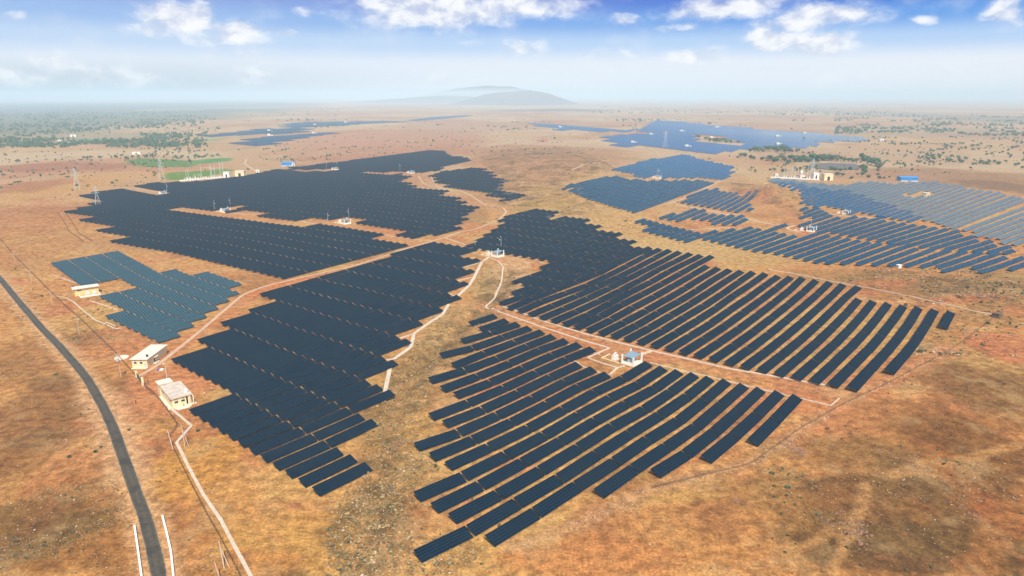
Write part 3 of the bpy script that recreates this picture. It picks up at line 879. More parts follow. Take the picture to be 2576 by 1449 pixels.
NODES['B'] = parse_nodes("0,1,2157,1198 0,2,2201,1214 0,3,2247,1226 0,4,2294,1238 0,5,2342,1250 0,6,2388,1258 0,7,2434,1270 0,8,2483,1280 0,9,2533,1292 0,10,2587,1301 0,11,2638,1313 0,12,2692,1323 0,13,2748,1335 0,0,2120,1186 1,0,2211,1152 1,1,2255,1164 1,2,2296,1176 1,4,2386,1196 1,5,2430,1204 1,6,2475,1210 1,7,2521,1222 1,8,2573,1234 1,9,2620,1242 1,10,2672,1252 1,11,2726,1260 1,12,2777,1272 1,13,2831,1284 2,0,2296,1120 2,1,2340,1134 2,2,2383,1139 2,3,2426,1146 2,4,2471,1154 2,5,2514,1159 2,6,2560,1168 2,7,2606,1179 2,8,2653,1189 2,9,2702,1198 2,10,2751,1207 2,11,2804,1215 2,12,2853,1224 2,13,2905,1233 3,0,2379,1089 3,1,2421,1095 3,2,2464,1101 3,3,2506,1106 3,4,2548,1114 3,5,2594,1120 3,6,2638,1127 3,7,2683,1136 3,8,2730,1145 3,9,2777,1154 3,10,2825,1161 3,11,2875,1169 3,12,2924,1173 3,13,2978,1185 4,0,2457,1049 4,1,2496,1058 4,2,2538,1064 4,3,2579,1069 4,4,2619,1074 4,5,2663,1081 4,6,2710,1088 4,7,2755,1095 4,8,2799,1103 4,9,2845,1110 4,10,2894,1116 4,11,2945,1120 5,0,2528,1015 5,1,2567,1021 5,2,2608,1027 5,7,2819,1058 5,8,2863,1065 5,9,2909,1072 5,10,2956,1078 5,11,3002,1082 5,12,3052,1088 5,13,3102,1098 5,14,3152,1102 5,15,3199,1104 5,16,3253,1115 5,17,3307,1123 5,18,3360,1130 5,19,3422,1140 6,-1,2553,980 6,0,2593,985 6,1,2632,991 6,2,2670,995 6,3,2710,1001 6,4,2754,1008 6,5,2795,1015 6,6,2839,1018 4,20,3422,1189 4,21,3479,1198 4,22,3539,1207 4,23,3599,1217 4,24,3660,1223 4,25,3724,1233 4,26,3788,1242")
NODES['F'] = parse_nodes("0,0,1043,1474 0,1,1081,1490 0,2,1119,1507 0,3,1159,1525 0,4,1202,1545 0,5,1245,1565 0,6,1290,1585 0,7,1337,1606 1,-5,1029,1348 1,-4,1063,1363 1,-3,1097,1376 1,-2,1133,1390 1,-1,1168,1404 1,0,1206,1418 1,1,1245,1433 1,2,1285,1449 1,3,1327,1465 1,4,1371,1481 1,5,1416,1498 2,-9,1048,1258 2,-8,1078,1268 2,-7,1109,1280 2,-6,1142,1292 2,-5,1175,1303 2,-4,1210,1315 2,-3,1245,1326 2,-2,1282,1338 2,-1,1319,1352 2,0,1357,1364 2,1,1397,1377 2,2,1439,1391 2,3,1481,1407 3,-10,1150,1209 3,-9,1180,1218 3,-8,1212,1229 3,-7,1245,1239 3,-6,1278,1249 3,-5,1312,1259 3,-4,1348,1270 3,-3,1384,1280 3,-2,1422,1292 3,-1,1459,1303 3,0,1498,1313 3,1,1540,1326 4,-13,1185,1148 4,-12,1216,1157 4,-10,1275,1174 4,-9,1307,1182 4,-8,1339,1191 4,-7,1373,1200 4,-6,1406,1209 4,-5,1441,1218 4,-4,1476,1228 4,-3,1515,1238 4,-2,1552,1249 4,-1,1592,1259 4,0,1632,1270 5,-14,1270,1107 5,-13,1302,1117 5,-12,1331,1125 5,-11,1363,1131 5,-10,1394,1138 5,-9,1426,1145 5,-8,1458,1152 5,-7,1492,1161 5,-6,1526,1170 5,-5,1561,1178 5,-4,1598,1188 5,-3,1637,1198 5,-2,1674,1208 5,-1,1714,1219 6,-14,1382,1077 6,-13,1412,1085 6,-12,1443,1091 6,-11,1474,1098 6,-10,1506,1105 6,-9,1538,1111 6,-8,1571,1118 6,-7,1605,1126 6,-6,1640,1133 6,-5,1676,1141 6,-4,1712,1152 6,-3,1750,1161 7,-14,1485,1047 7,-13,1517,1056 7,-12,1549,1062 7,-11,1580,1069 7,-10,1612,1075 7,-9,1645,1080 7,-8,1678,1086 7,-7,1712,1092 7,-6,1747,1100 7,-5,1784,1108 -1,5,1063,1635 -1,6,1105,1659 -1,7,1150,1683")


class Lattice:
    """surveyed grid of table corners, interpolated between the measured ones"""
    def __init__(s, nodes, deg=2):
        s.I = np.array([n[0] for n in nodes], float)
        s.J = np.array([n[1] for n in nodes], float)
        s.P = np.array([G(n[2] * .628906, n[3] * .628906, TILT_HI) for n in nodes])
        s.pw = [(a, b) for a in range(deg + 1) for b in range(deg + 1 - a)]
        A = np.stack([s.I ** a * s.J ** b for a, b in s.pw], -1)
        s.C = np.linalg.lstsq(A, s.P, rcond=None)[0]
        s.R = s.P - A @ s.C

    def at(s, i, j):
        base = np.array([i ** a * j ** b for a, b in s.pw], float) @ s.C
        d2 = ((s.I - i) * 1.6) ** 2 + ((s.J - j) * .8) ** 2 + .02
        wt = np.exp(-d2 / 6.0) / d2
        return base + (wt[:, None] * s.R).sum(0) / (wt.sum() + .02)


TABLES = []      # dict(a, b, mat, field, row, num)


def in_poly(field_polys, holes, x, y, z):
    px, py = proj(x, y, z)
    ok = any(bool(pip(np.array([px]), np.array([py]), POLY[k])[0]) for k in field_polys)
    if ok and holes:
        ok = not any(bool(pip(np.array([px]), np.array([py]), POLY[k])[0]) for k in holes)
    return ok


def add_table(a, b, polys, holes, mat, field, row, i, test_ends=False):
    e = (b - a) / (np.hypot(*(b - a)) + 1e-9)
    n = np.array([e[1], -e[0]])
    c = (a + b) / 2 + n * 1.85
    if not in_poly(polys, holes, c[0], c[1], 1.35 + hz(*c)):
        return
    if test_ends:
        for q in (.12, .88):
            c2 = a + (b - a) * q + n * 1.85
            if not in_poly(polys, holes, c2[0], c2[1], 1.35 + hz(*c2)):
                return
    TABLES.append(dict(a=a, b=b, mat=mat, field=field, row=row, i=i))


LA = Lattice(NODES['A'])
have = {(n[0], n[1]) for n in NODES['A']}
for (i, j) in sorted(have):
    if (i + 1, j) in have:
        TABLES.append(dict(a=LA.P[[k for k in range(len(LA.I)) if (LA.I[k], LA.J[k]) == (i, j)][0]],
                           b=LA.P[[k for k in range(len(LA.I)) if (LA.I[k], LA.J[k]) == (i + 1, j)][0]],
                           mat='navy', field='front field', row=j, i=i))
LF = Lattice(NODES['F'])
for j in range(-45, 30):
    for i in range(-6, 12):
        add_table(LF.at(i, j), LF.at(i + 1, j), ['near_left'], [], 'navy', 'left field', j, i)
LB = Lattice(NODES['B'])
for j in range(0, 34):
    for i in range(-6, 10):
        add_table(LB.at(i, j), LB.at(i + 1, j), ['right'], [], 'navy', 'right field', j, i)


def line_field(anchors, pitch, i0, i1, polys, holes, mat, field, L=20.4, world_pts=False, row0=0, both=True):
    """rows starting along a surveyed line, each with its own bearing"""
    A_ = [(np.array(G(x * .628906, y * .628906, TILT_HI)) if not world_pts else np.array((x, y), float), math.radians(g)) for x, y, g in anchors]
    row = row0
    carry = 0.0
    for (p, g0), (q, g1) in zip(A_, A_[1:]):
        dist = np.hypot(*(q - p))
        s = carry
        while s < dist:
            f = s / dist
            st = p + (q - p) * f
            g = g0 + (g1 - g0) * f
            d = np.array([math.cos(g), math.sin(g)])
            # spacing measured square to the rows
            cr = abs(((q - p) / dist)[0] * d[1] - ((q - p) / dist)[1] * d[0])
            for i in range(i0, i1):
                add_table(st + d * L * i, st + d * L * (i + 1), polys, holes, mat, field, row, i)
            row += 1
            s += pitch / max(cr, .3)
        carry = s - dist


d38 = math.radians(142)
b0 = LB.at(0, 0)
pb = b0 + 26 * 7.6 * np.array([math.cos(d38), math.sin(d38)])
pe = b0 + .6 * 7.6 * np.array([math.cos(d38), math.sin(d38)])
line_field([(pb[0], pb[1], 55), (pe[0], pe[1], 52)], 7.6, -3, 14, ['right', 'centre_strip'], [], 'navy', 'right field', world_pts=True, row0=-26)
line_field([(-560, 790, 60), (-449, 700, 60), (-215, 573, 58), (-107, 497, 57), (-30, 436, 57)], 7.7, -12, 45, ['far_left'],
           ['strip_a', 'strip_b', 'strip_c', 'strip_d'], 'navy', 'upper left field', world_pts=True)
line_field([(-140, 1010, 54), (60, 830, 54)], 7.7, -10, 12, ['small_north'], [], 'navy', 'north field', world_pts=True)
# the older block of framed panels on the left
wl = G(262, 793)
line_field([(-330, 455, 56), (-262, 385, 56), (-217, 346, 57), (-160, 300, 57)], 8.1, -8, 22, ['old_left'], [], 'grid', 'framed field', L=11.8, world_pts=True)
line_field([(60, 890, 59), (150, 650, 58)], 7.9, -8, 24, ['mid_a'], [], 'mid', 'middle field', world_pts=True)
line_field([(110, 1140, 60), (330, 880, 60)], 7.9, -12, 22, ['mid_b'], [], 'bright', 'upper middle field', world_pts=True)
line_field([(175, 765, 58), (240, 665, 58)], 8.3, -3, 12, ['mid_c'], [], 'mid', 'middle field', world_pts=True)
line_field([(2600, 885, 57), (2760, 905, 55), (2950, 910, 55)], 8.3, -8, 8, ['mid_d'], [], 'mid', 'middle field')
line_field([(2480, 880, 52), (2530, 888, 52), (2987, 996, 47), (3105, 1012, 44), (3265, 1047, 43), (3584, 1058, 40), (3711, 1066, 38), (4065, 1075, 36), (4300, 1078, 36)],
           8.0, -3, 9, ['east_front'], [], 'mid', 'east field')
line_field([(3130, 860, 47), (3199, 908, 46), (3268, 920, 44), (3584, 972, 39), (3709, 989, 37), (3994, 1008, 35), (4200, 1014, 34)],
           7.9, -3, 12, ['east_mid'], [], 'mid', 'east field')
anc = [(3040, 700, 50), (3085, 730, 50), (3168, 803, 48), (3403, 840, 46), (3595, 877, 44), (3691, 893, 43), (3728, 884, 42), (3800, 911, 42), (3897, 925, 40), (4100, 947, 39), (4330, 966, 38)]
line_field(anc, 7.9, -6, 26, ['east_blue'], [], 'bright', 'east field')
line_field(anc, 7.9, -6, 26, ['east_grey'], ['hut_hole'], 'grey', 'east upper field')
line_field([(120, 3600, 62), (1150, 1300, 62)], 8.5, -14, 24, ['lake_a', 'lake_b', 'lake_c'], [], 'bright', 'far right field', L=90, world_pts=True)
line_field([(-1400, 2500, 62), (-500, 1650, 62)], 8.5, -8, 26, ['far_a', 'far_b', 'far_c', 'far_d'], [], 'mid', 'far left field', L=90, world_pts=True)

FIELD_ORDER = ['front field', 'left field', 'right field']
for T_ in TABLES:
    c = (T_['a'] + T_['b']) / 2
    T_['d'] = float(np.hypot(c[0], c[1]))
    px, py = proj(c[0], c[1], 1.3)
    T_['vis'] = -10 < px < 2586 and py < 1460
TABLES = [T_ for T_ in TABLES if T_['vis']]
TABLES.sort(key=lambda q: q['d'])
NEAR = TABLES[:300]
REST = TABLES[300:]
print('tables', len(TABLES), {f: sum(1 for q in NEAR if q['field'] == f) for f in {q['field'] for q in NEAR}})

# one table: local x along the row, local y towards the low edge is negative, length 20
def box_vf(x0, x1, y0, y1, z0, z1):
    v = [(x0, y0, z0), (x1, y0, z0), (x1, y1, z0), (x0, y1, z0), (x0, y0, z1), (x1, y0, z1), (x1, y1, z1), (x0, y1, z1)]
    f = [(0, 3, 2, 1), (4, 5, 6, 7), (0, 1, 5, 4), (1, 2, 6, 5), (2, 3, 7, 6), (3, 0, 4, 7)]
    return v, f


class MB:
    def __init__(s):
        s.v, s.f, s.m = [], [], []

    def add(s, v, f, mi=0):
        b = len(s.v)
        s.v += [tuple(q) for q in v]
        s.f += [tuple(b + k for k in q) for q in f]
        s.m += [mi] * len(f)
        return s

    def box(s, x0, x1, y0, y1, z0, z1, mi=0):
        return s.add(*box_vf(x0, x1, y0, y1, z0, z1), mi)

    def bar(s, a, b, r, n=6, mi=0, r2=None):
        a, b = Vector(a), Vector(b)
        d = (b - a).normalized()
        u = d.orthogonal().normalized()
        w_ = d.cross(u)
        r2 = r if r2 is None else r2
        v = []
        for p, rr in ((a, r), (b, r2)):
            for k in range(n):
                q = 2 * math.pi * k / n
                v.append(p + u * math.cos(q) * rr + w_ * math.sin(q) * rr)
        f = [(k, (k + 1) % n, n + (k + 1) % n, n + k) for k in range(n)]
        f += [tuple(range(n))[::-1], tuple(range(n, 2 * n))]
        return s.add(v, f, mi)

    def prism(s, poly, z0, z1, mi=0):
        n = len(poly)
        v = [(x, y, z0) for x, y in poly] + [(x, y, z1) for x, y in poly]
        f = [(k, (k + 1) % n, n + (k + 1) % n, n + k) for k in range(n)]
        f += [tuple(range(n))[::-1], tuple(range(n, 2 * n))]
        return s.add(v, f, mi)

    def mesh(s, name, *mats, smooth=False):
        me = bpy.data.meshes.new(name)
        me.from_pydata(s.v, [], s.f)
        for m in mats:
            me.materials.append(m)
        for p_, mi in zip(me.polygons, s.m):
            p_.material_index = mi
            p_.use_smooth = smooth
        me.update()
        return me

    def obj(s, name, *mats, parent=None, smooth=False):
        return link(name, s.mesh(name, *mats, smooth=smooth), parent)


slope = math.hypot(WG, TILT_HI - TILT_LO)


def slab_mesh(mat, L=19.5):
    """five stacked rows of modules on one sloping bed, 4 cm thick"""
    nz = Vector((0, TILT_HI - TILT_LO, WG)).normalized()
    nz = Vector((0, -nz.y, nz.z)) if False else Vector((0, -(TILT_HI - TILT_LO), WG)).normalized()
    hx = L / 2
    v = [Vector((-hx, 0, TILT_HI)), Vector((hx, 0, TILT_HI)), Vector((hx, -WG, TILT_LO)), Vector((-hx, -WG, TILT_LO))]
    low = [q - nz * .05 for q in v]
    me = bpy.data.meshes.new('panel_array')
    me.from_pydata([tuple(q) for q in v + low], [], [(3, 2, 1, 0), (4, 5, 6, 7), (0, 1, 5, 4), (1, 2, 6, 5), (2, 3, 7, 6), (3, 0, 4, 7)])
    me.materials.append(mat)
    me.materials.append(m_back)
    uvl = me.uv_layers.new(name='UVMap')
    uvq = {0: (0, 0), 1: (L, 0), 2: (L, slope), 3: (0, slope)}
    for p_ in me.polygons:
        p_.material_index = 0 if p_.index == 0 else 1
        p_.use_smooth = False
        for li, vi in zip(p_.loop_indices, p_.vertices):
            uvl.data[li].uv = uvq.get(vi, (0, 0))
    me.update()
    return me


def zbed(y):
    return TILT_HI + (TILT_HI - TILT_LO) * y / WG


SLAB = {k: slab_mesh(M_PANEL[k]) for k in ('navy', 'grid')}
fr = MB()
for y in (-.45, -2.0, -3.6):
    fr.box(-9.7, 9.7, y - .04, y + .04, zbed(y) - .20, zbed(y) - .09)
for x in (-8, -2.7, 2.7, 8):
    fr.add([(x - .04, -.1, zbed(-.1) - .29), (x + .04, -.1, zbed(-.1) - .29), (x + .04, -3.95, zbed(-3.95) - .29), (x - .04, -3.95, zbed(-3.95) - .29),
            (x - .04, -.1, zbed(-.1) - .20), (x + .04, -.1, zbed(-.1) - .20), (x + .04, -3.95, zbed(-3.95) - .20), (x - .04, -3.95, zbed(-3.95) - .20)],
           [(0, 1, 2, 3), (7, 6, 5, 4), (4, 5, 1, 0), (5, 6, 2, 1), (6, 7, 3, 2), (7, 4, 0, 3)])
FRAME = fr.mesh('support_frame', m_steel)
LEG_HI = MB().box(-.06, .06, -.06, .06, -.6, zbed(-.7) - .27).mesh('leg', m_steel)
LEG_LO = MB().box(-.06, .06, -.06, .06, -.6, zbed(-3.5) - .27).mesh('leg', m_steel)

ORD = ['', 'first', 'second', 'third', 'fourth', 'fifth', 'sixth', 'seventh', 'eighth', 'ninth', 'tenth', 'eleventh', 'twelfth', 'thirteenth',
       'fourteenth', 'fifteenth', 'sixteenth', 'seventeenth', 'eighteenth', 'nineteenth', 'twentieth']


def ordw(n):
    if n <= 20:
        return ORD[n]
    tens = {2: 'twenty', 3: 'thirty', 4: 'forty', 5: 'fifty', 6: 'sixty', 7: 'seventy'}[n // 10]
    return tens[:-1] + 'ieth' if n % 10 == 0 else tens + '-' + ORD[n % 10]


FIELD_TXT = {'front field': 'front right field', 'left field': 'left field', 'right field': 'back right field', 'framed field': 'field of light framed panels'}
# number rows from the front of each field and tables from the left end of each row
for f in {q['field'] for q in NEAR}:
    rows = sorted({q['row'] for q in TABLES if q['field'] == f}, reverse=True)
    rk = {r: n + 1 for n, r in enumerate(rows)}
    for r in rows:
        ts = sorted([q for q in TABLES if q['field'] == f and q['row'] == r], key=lambda q: q['i'])
        for n, q in enumerate(ts):
            q['label'] = 'solar table, %s from left in %s row from front, %s' % (ordw(n + 1), ordw(rk[r]), FIELD_TXT.get(f, f))

first = None
for q in NEAR:
    a, b = q['a'], q['b']
    Lq = float(np.hypot(*(b - a)))
    ang = math.atan2(b[1] - a[1], b[0] - a[0])
    mid = (a + b) / 2
    root = bpy.data.objects.new('solar_table', None)
    root.empty_display_size = 1
    col.objects.link(root)
    nrm = np.array([math.sin(ang), -math.cos(ang)])
    cc_ = mid + nrm * WG / 2
    root.location = (mid[0], mid[1], hz(*cc_) + random.uniform(-.07, .07))
    e_ = (b - a) / Lq
    za, zb = hz(*(a + nrm * WG / 2)), hz(*(b + nrm * WG / 2))
    root.rotation_euler = (random.uniform(-.012, .012), -math.atan2(zb - za, Lq) * .9, ang + random.uniform(-.003, .003))
    root.scale = (Lq / 20.0, 1, 1)
    tag(root, q['label'], 'solar table', 'solar panel tables in long rows')
    link('panel_array', SLAB['grid' if q['mat'] == 'grid' else 'navy'], root)
    link('support_frame', FRAME, root)
    for x in (-8, 8) if q['d'] > 260 else (-8, -2.7, 2.7, 8):
        lg = link('leg', LEG_HI, root)
        lg.location = (x, -.7, 0)
        lg = link('leg', LEG_LO, root)
        lg.location = (x, -3.5, 0)

# every farther table in one mesh
mats = list(M_PANEL)
V, F, MI, UV = [], [], [], []
for q in REST:
    a, b = q['a'], q['b']
    Lq = float(np.hypot(*(b - a)))
    e_ = (b - a) / Lq
    n_ = np.array([e_[1], -e_[0]])
    gap = .3 if Lq < 40 else 1.5
    a2, b2 = a + e_ * gap, b - e_ * gap
    jz = random.uniform(-.12, .12)
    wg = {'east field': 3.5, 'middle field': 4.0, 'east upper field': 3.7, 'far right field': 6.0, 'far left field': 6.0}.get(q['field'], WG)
    if q['field'] in ('east field', 'middle field', 'upper middle field'):
        jz = random.uniform(-.13, .13)
    z = [hz(*p_) + jz for p_ in (a2, b2, b2 + n_ * wg, a2 + n_ * wg)]
    k = len(V)
    tl = random.uniform(-.04, .04)
    c3 = [(*a2, z[0] + TILT_HI + tl), (*b2, z[1] + TILT_HI + tl), (*(b2 + n_ * wg), z[2] + TILT_LO), (*(a2 + n_ * wg), z[3] + TILT_LO)]
    V += c3 + [(x, y, zz - .06) for x, y, zz in c3]
    F += [(k + 3, k + 2, k + 1, k), (k + 4, k + 5, k + 6, k + 7), (k, k + 1, k + 5, k + 4), (k + 1, k + 2, k + 6, k + 5), (k + 2, k + 3, k + 7, k + 6), (k + 3, k, k + 4, k + 7)]
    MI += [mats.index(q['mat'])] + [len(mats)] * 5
    UV += [(0, slope), (Lq, slope), (Lq, 0), (0, 0)] + [(0, 0)] * 20
    if q['d'] < 900:
        for f_ in (.12, .88):
            for dn, zt in ((.6, zbed(-.6) - .1), (3.5, zbed(-3.5) - .1)):
                c_ = a2 + (b2 - a2) * f_ + n_ * dn
                zg = hz(*c_)
                kk = len(V)
                vv, ff = box_vf(c_[0] - .07, c_[0] + .07, c_[1] - .07, c_[1] + .07, zg - .4, zg + zt)
                V += vv
                F += [tuple(kk + m_ for m_ in f2) for f2 in ff]
                MI += [len(mats)] * 6
                UV += [(0, 0)] * 24
me = make_mesh('distant_solar_tables', V, F)
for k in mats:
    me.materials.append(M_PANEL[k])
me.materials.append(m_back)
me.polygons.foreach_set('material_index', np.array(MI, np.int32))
uvl = me.uv_layers.new(name='UVMap')
uvl.data.foreach_set('uv', np.array(UV, np.float32).ravel())
o = link('distant_solar_tables', me)
tag(o, 'many smaller solar tables filling the farther fields beyond the nearest rows', 'solar tables')
o['kind'] = 'stuff'


# ------------------------------------------------------------------ buildings and equipment
def plain_mat(name, c, rough=.8, metal=0.0, var=.12, sc=1.5):
    m, t, bs = material(name)
    pos = t.node('ShaderNodeTexCoord').outputs['Object']
    n = t.noise(pos, sc, 4, .65)
    t.put(bs.inputs['Base Color'], t.mix(t.smooth(n, .3, .7), tuple(q * (1 - var) for q in c), tuple(min(1, q * (1 + var)) for q in c)))
    bs.inputs['Roughness'].default_value = rough
    bs.inputs['Metallic'].default_value = metal
    return m


M_CREAM = plain_mat('cream_plaster', (.80, .66, .38))
M_YELL = plain_mat('yellow_plaster', (.78, .58, .24))
M_WHITE = plain_mat('white_paint', (.84, .80, .72), var=.06)
M_ROOFC = plain_mat('concrete_roof', (.56, .47, .37), var=.2, sc=.6)
M_ROOFP = plain_mat('pale_roof_finish', (.74, .62, .50), var=.10, sc=.6)
M_SHEET = plain_mat('blue_grey_sheet', (.25, .36, .42), .45, .2)
M_GREYC = plain_mat('grey_cabinet', (.46, .52, .52), .5)
M_DARK = plain_mat('dark_opening', (.02, .02, .018), .4)
M_BROWN = plain_mat('rusty_steel', (.16, .09, .05), .8)
M_BLUE = plain_mat('blue_sheet_cladding', (.02, .22, .55), .5)
M_BLUE2 = plain_mat('deep_blue_roof', (.03, .28, .62), .45)
M_BLACK = plain_mat('black_plastic', (.012, .012, .012), .4)
M_GREEN = plain_mat('green_paint', (.04, .14, .09), .6)
M_PINK = plain_mat('terracotta_paint', (.42, .16, .09), .8)
M_POLE = plain_mat('concrete_pole', (.50, .40, .30), .9)
M_GALV = plain_mat('painted_mast', (.55, .62, .62), .5)
M_STEPS = plain_mat('cement_steps', (.72, .62, .46), .9)


def empty_at(name, x, y, rot=0.0, z=None):
    o = bpy.data.objects.new(name, None)
    o.empty_display_size = 1
    col.objects.link(o)
    o.location = (x, y, hz(x, y) if z is None else z)
    o.rotation_euler = (0, 0, rot)
    return o


def part(name, mb, mat, parent, loc=None, smooth=False):
    o = mb.obj(name, *(mat if isinstance(mat, tuple) else (mat,)), parent=parent, smooth=smooth)
    if loc:
        o.location = loc
    return o


def window(parent, x, y, z, wd, ht, side, frame=M_WHITE):
    """a dark window with frame and sill, proud of the wall it sits on; side = 'f' (faces -y), 'r' (+x), 'l' (-x)"""
    d = .04
    w_ = MB().box(-wd / 2, wd / 2, -d, 0.02, 0, ht)
    o = part('window', w_, M_DARK, parent)
    s_ = MB().box(-wd / 2 - .08, wd / 2 + .08, -d - .10, 0.02, -.10, -.003)
    part('sill', s_, frame, o)
    o.location = (x, y, z)
    o.rotation_euler = (0, 0, {'f': 0, 'r': math.pi / 2, 'l': -math.pi / 2}[side])
    return o


def door(parent, x, y, wd, ht, side, mat=M_DARK, z=0):
    o = part('door', MB().box(-wd / 2, wd / 2, -.05, .02, 0, ht), mat, parent)
    o.location = (x, y, z)
    o.rotation_euler = (0, 0, {'f': 0, 'r': math.pi / 2, 'l': -math.pi / 2}[side])
    return o


# --- first control room, beside the concrete track
r = empty_at('control_room', -166.2, 278.6, 0.0)
tag(r, 'long cream control room with pale flat roof beside the narrow track above the gate', 'building')
part('wall', MB().box(0, 6.6, 0, 17.2, -.3, 4.0), M_CREAM, r)
rf = part('roof', MB().box(-.55, 7.3, -.6, 17.7, 4.0, 4.35), M_ROOFP, r)
part('tank', MB().bar((5.6, 2.6, 4.35), (5.6, 2.6, 5.2), .5, 10), M_BLACK, rf)
for x in (1.4, 4.0):
    window(r, x, 0, 2.0, 1.2, .8, 'f')
    window(r, x, 0, 3.4, .7, .3, 'f')
door(r, 5.7, 0, .8, 2.3, 'f', M_GREYC)
part('porch', MB().box(6.6, 7.9, 4.6, 8.2, -.3, .35).box(6.6, 7.7, 4.8, 8.0, 2.9, 3.05), M_STEPS, r)
door(r, 6.6, 6.2, 1.2, 2.2, 'r')
for y in (1.5, 3.4, 9.5, 11.5, 13.5, 15.5):
    window(r, 6.6, y, 3.35, .7, .3, 'r')
part('step', MB().box(-.2, 6.2, -1.1, -.01, -.3, .12), M_STEPS, r)

# --- second control room with water tank
r = empty_at('control_room', -129.1, 237.6, math.radians(40))
tag(r, 'long cream control room with grey flat roof and a white water tank on top', 'building')
part('wall', MB().box(0, 6.9, 0, 15.6, -.3, 4.0), M_CREAM, r)
part('roof', MB().box(-.4, 7.5, -.5, 15.9, 4.0, 4.3).box(-.4, -.15, -.5, 15.9, 4.3, 4.55).box(-.15, 7.5, -.5, -.25, 4.3, 4.55), M_ROOFC, r)
part('rear_wall', MB().box(-.3, 4.2, 15.9, 20.0, -.3, 4.6), M_CREAM, r)
part('rear_roof', MB().box(-.7, 4.7, 15.6, 20.4, 4.6, 4.9), M_ROOFP, r)
for x in (1.6, 4.0):
    window(r, x, 0, 2.0, 1.3, .75, 'f')
    window(r, x, 0, 3.3, .8, .3, 'f')
part('porch_opening', MB().box(5.15, 5.75, -.05, .02, .2, 3.7), M_DARK, r)
for x in (6.1, 7.4):
    part('column', MB().box(x, x + .35, -.45, -.1, -.3, 4.0), M_CREAM, r)
for y in (2.0, 3.4, 12.2, 14.2):
    window(r, 0, y, 2.0, .8, .8, 'l')
part('step', MB().box(.6, 6.6, -1.5, -.02, -.3, .5), M_STEPS, r)
part('step', MB().box(1.2, 5.6, -2.6, -1.52, -.3, .22), M_STEPS, r)
part('plinth', MB().box(-1.4, -.02, -.3, 15.6, -.3, .12), M_STEPS, r)
part('plinth', MB().box(6.92, 8.6, -.3, 9.5, -.3, .12), M_STEPS, r)
Mrot = Matrix.Rotation(math.radians(40), 4, 'Z')


def from_local(ox, oy, ang, lx, ly):
    return ox + lx * math.cos(ang) - ly * math.sin(ang), oy + lx * math.sin(ang) + ly * math.cos(ang)


tx, ty = from_local(-129.1, 237.6, math.radians(40), 6.1, 2.6)
o = MB().bar((0, 0, 0), (0, 0, 1.15), .62, 14).bar((0, 0, 1.15), (0, 0, 1.38), .58, 14, r2=.2).obj('water_tank', M_WHITE)
o.location = (tx, ty, hz(-129.1, 237.6) + 4.3)
tag(o, 'white round water tank standing on the grey control room roof', 'water tank')

# --- third, yellow, beside the framed panels
a3 = math.radians(37)
r = empty_at('switch_house', -259.6, 389.2, a3)
tag(r, 'yellow switch house with thin pale roof beside the field of framed panels', 'building')
part('wall', MB().box(0, 12.4, 0, 5.4, -.3, 4.3), M_YELL, r)
part('roof', MB().box(-.9, 13.0, -.9, 5.9, 4.3, 4.6), M_ROOFP, r)
window(r, 2.6, 0, 2.9, 2.0, .7, 'f')
window(r, 9.2, 0, 3.6, .7, .25, 'f')
window(r, 11.2, 0, 3.6, .7, .25, 'f')
door(r, 0, 2.2, 1.0, 2.3, 'l')
yx, yy = from_local(-259.6, 389.2, a3, 2.0, -5.2)
k = empty_at('yard_wall', yx, yy, a3)
tag(k, 'low white wall around the transformer yard of the yellow switch house', 'wall')
part('wall_segment', MB().box(0, 10.6, 0, .3, -.3, .9), M_WHITE, k)
part('wall_segment', MB().box(0, .3, .302, 4.9, -.3, .9), M_WHITE, k)
part('wall_segment', MB().box(10.3, 10.6, .302, 4.9, -.3, .9), M_WHITE, k)


def transformer(x, y, ang, label, group, s=1.0):
    r = empty_at('transformer', x, y, ang)
    r.scale = (s, s, s)
    tag(r, label, 'transformer', group)
    part('tank', MB().box(-1.0, 1.0, -.6, .6, .3, 2.1), M_WHITE, r)
    fin = MB()
    for k_ in range(7):
        fin.box(-.9 + k_ * .28, -.84 + k_ * .28, -1.05, -.61, .5, 1.8)
        fin.box(-.9 + k_ * .28, -.84 + k_ * .28, .61, 1.05, .5, 1.8)
    part('cooling_fins', fin, M_WHITE, r)
    part('conservator', MB().bar((-.8, 0, 2.55), (.7, 0, 2.55), .25, 10), M_WHITE, r)
    for x_ in (-.5, 0, .5):
        part('bushing', MB().bar((x_, -.35, 2.1), (x_, -.35, 2.65), .09, 8, r2=.05), M_BROWN, r)
    part('plinth', MB().box(-1.3, 1.3, -1.2, 1.2, -.3, .28), M_STEPS, r)
    return r


for k_, lx in ((0, 4.4), (1, 7.8)):
    x_, y_ = from_local(-259.6, 389.2, a3, 2.0 + lx, -2.7)
    transformer(x_, y_, a3, ['white transformer, left of two in front of the yellow switch house', 'white transformer, right of two in front of the yellow switch house'][k_],
                'white transformers by the stations')

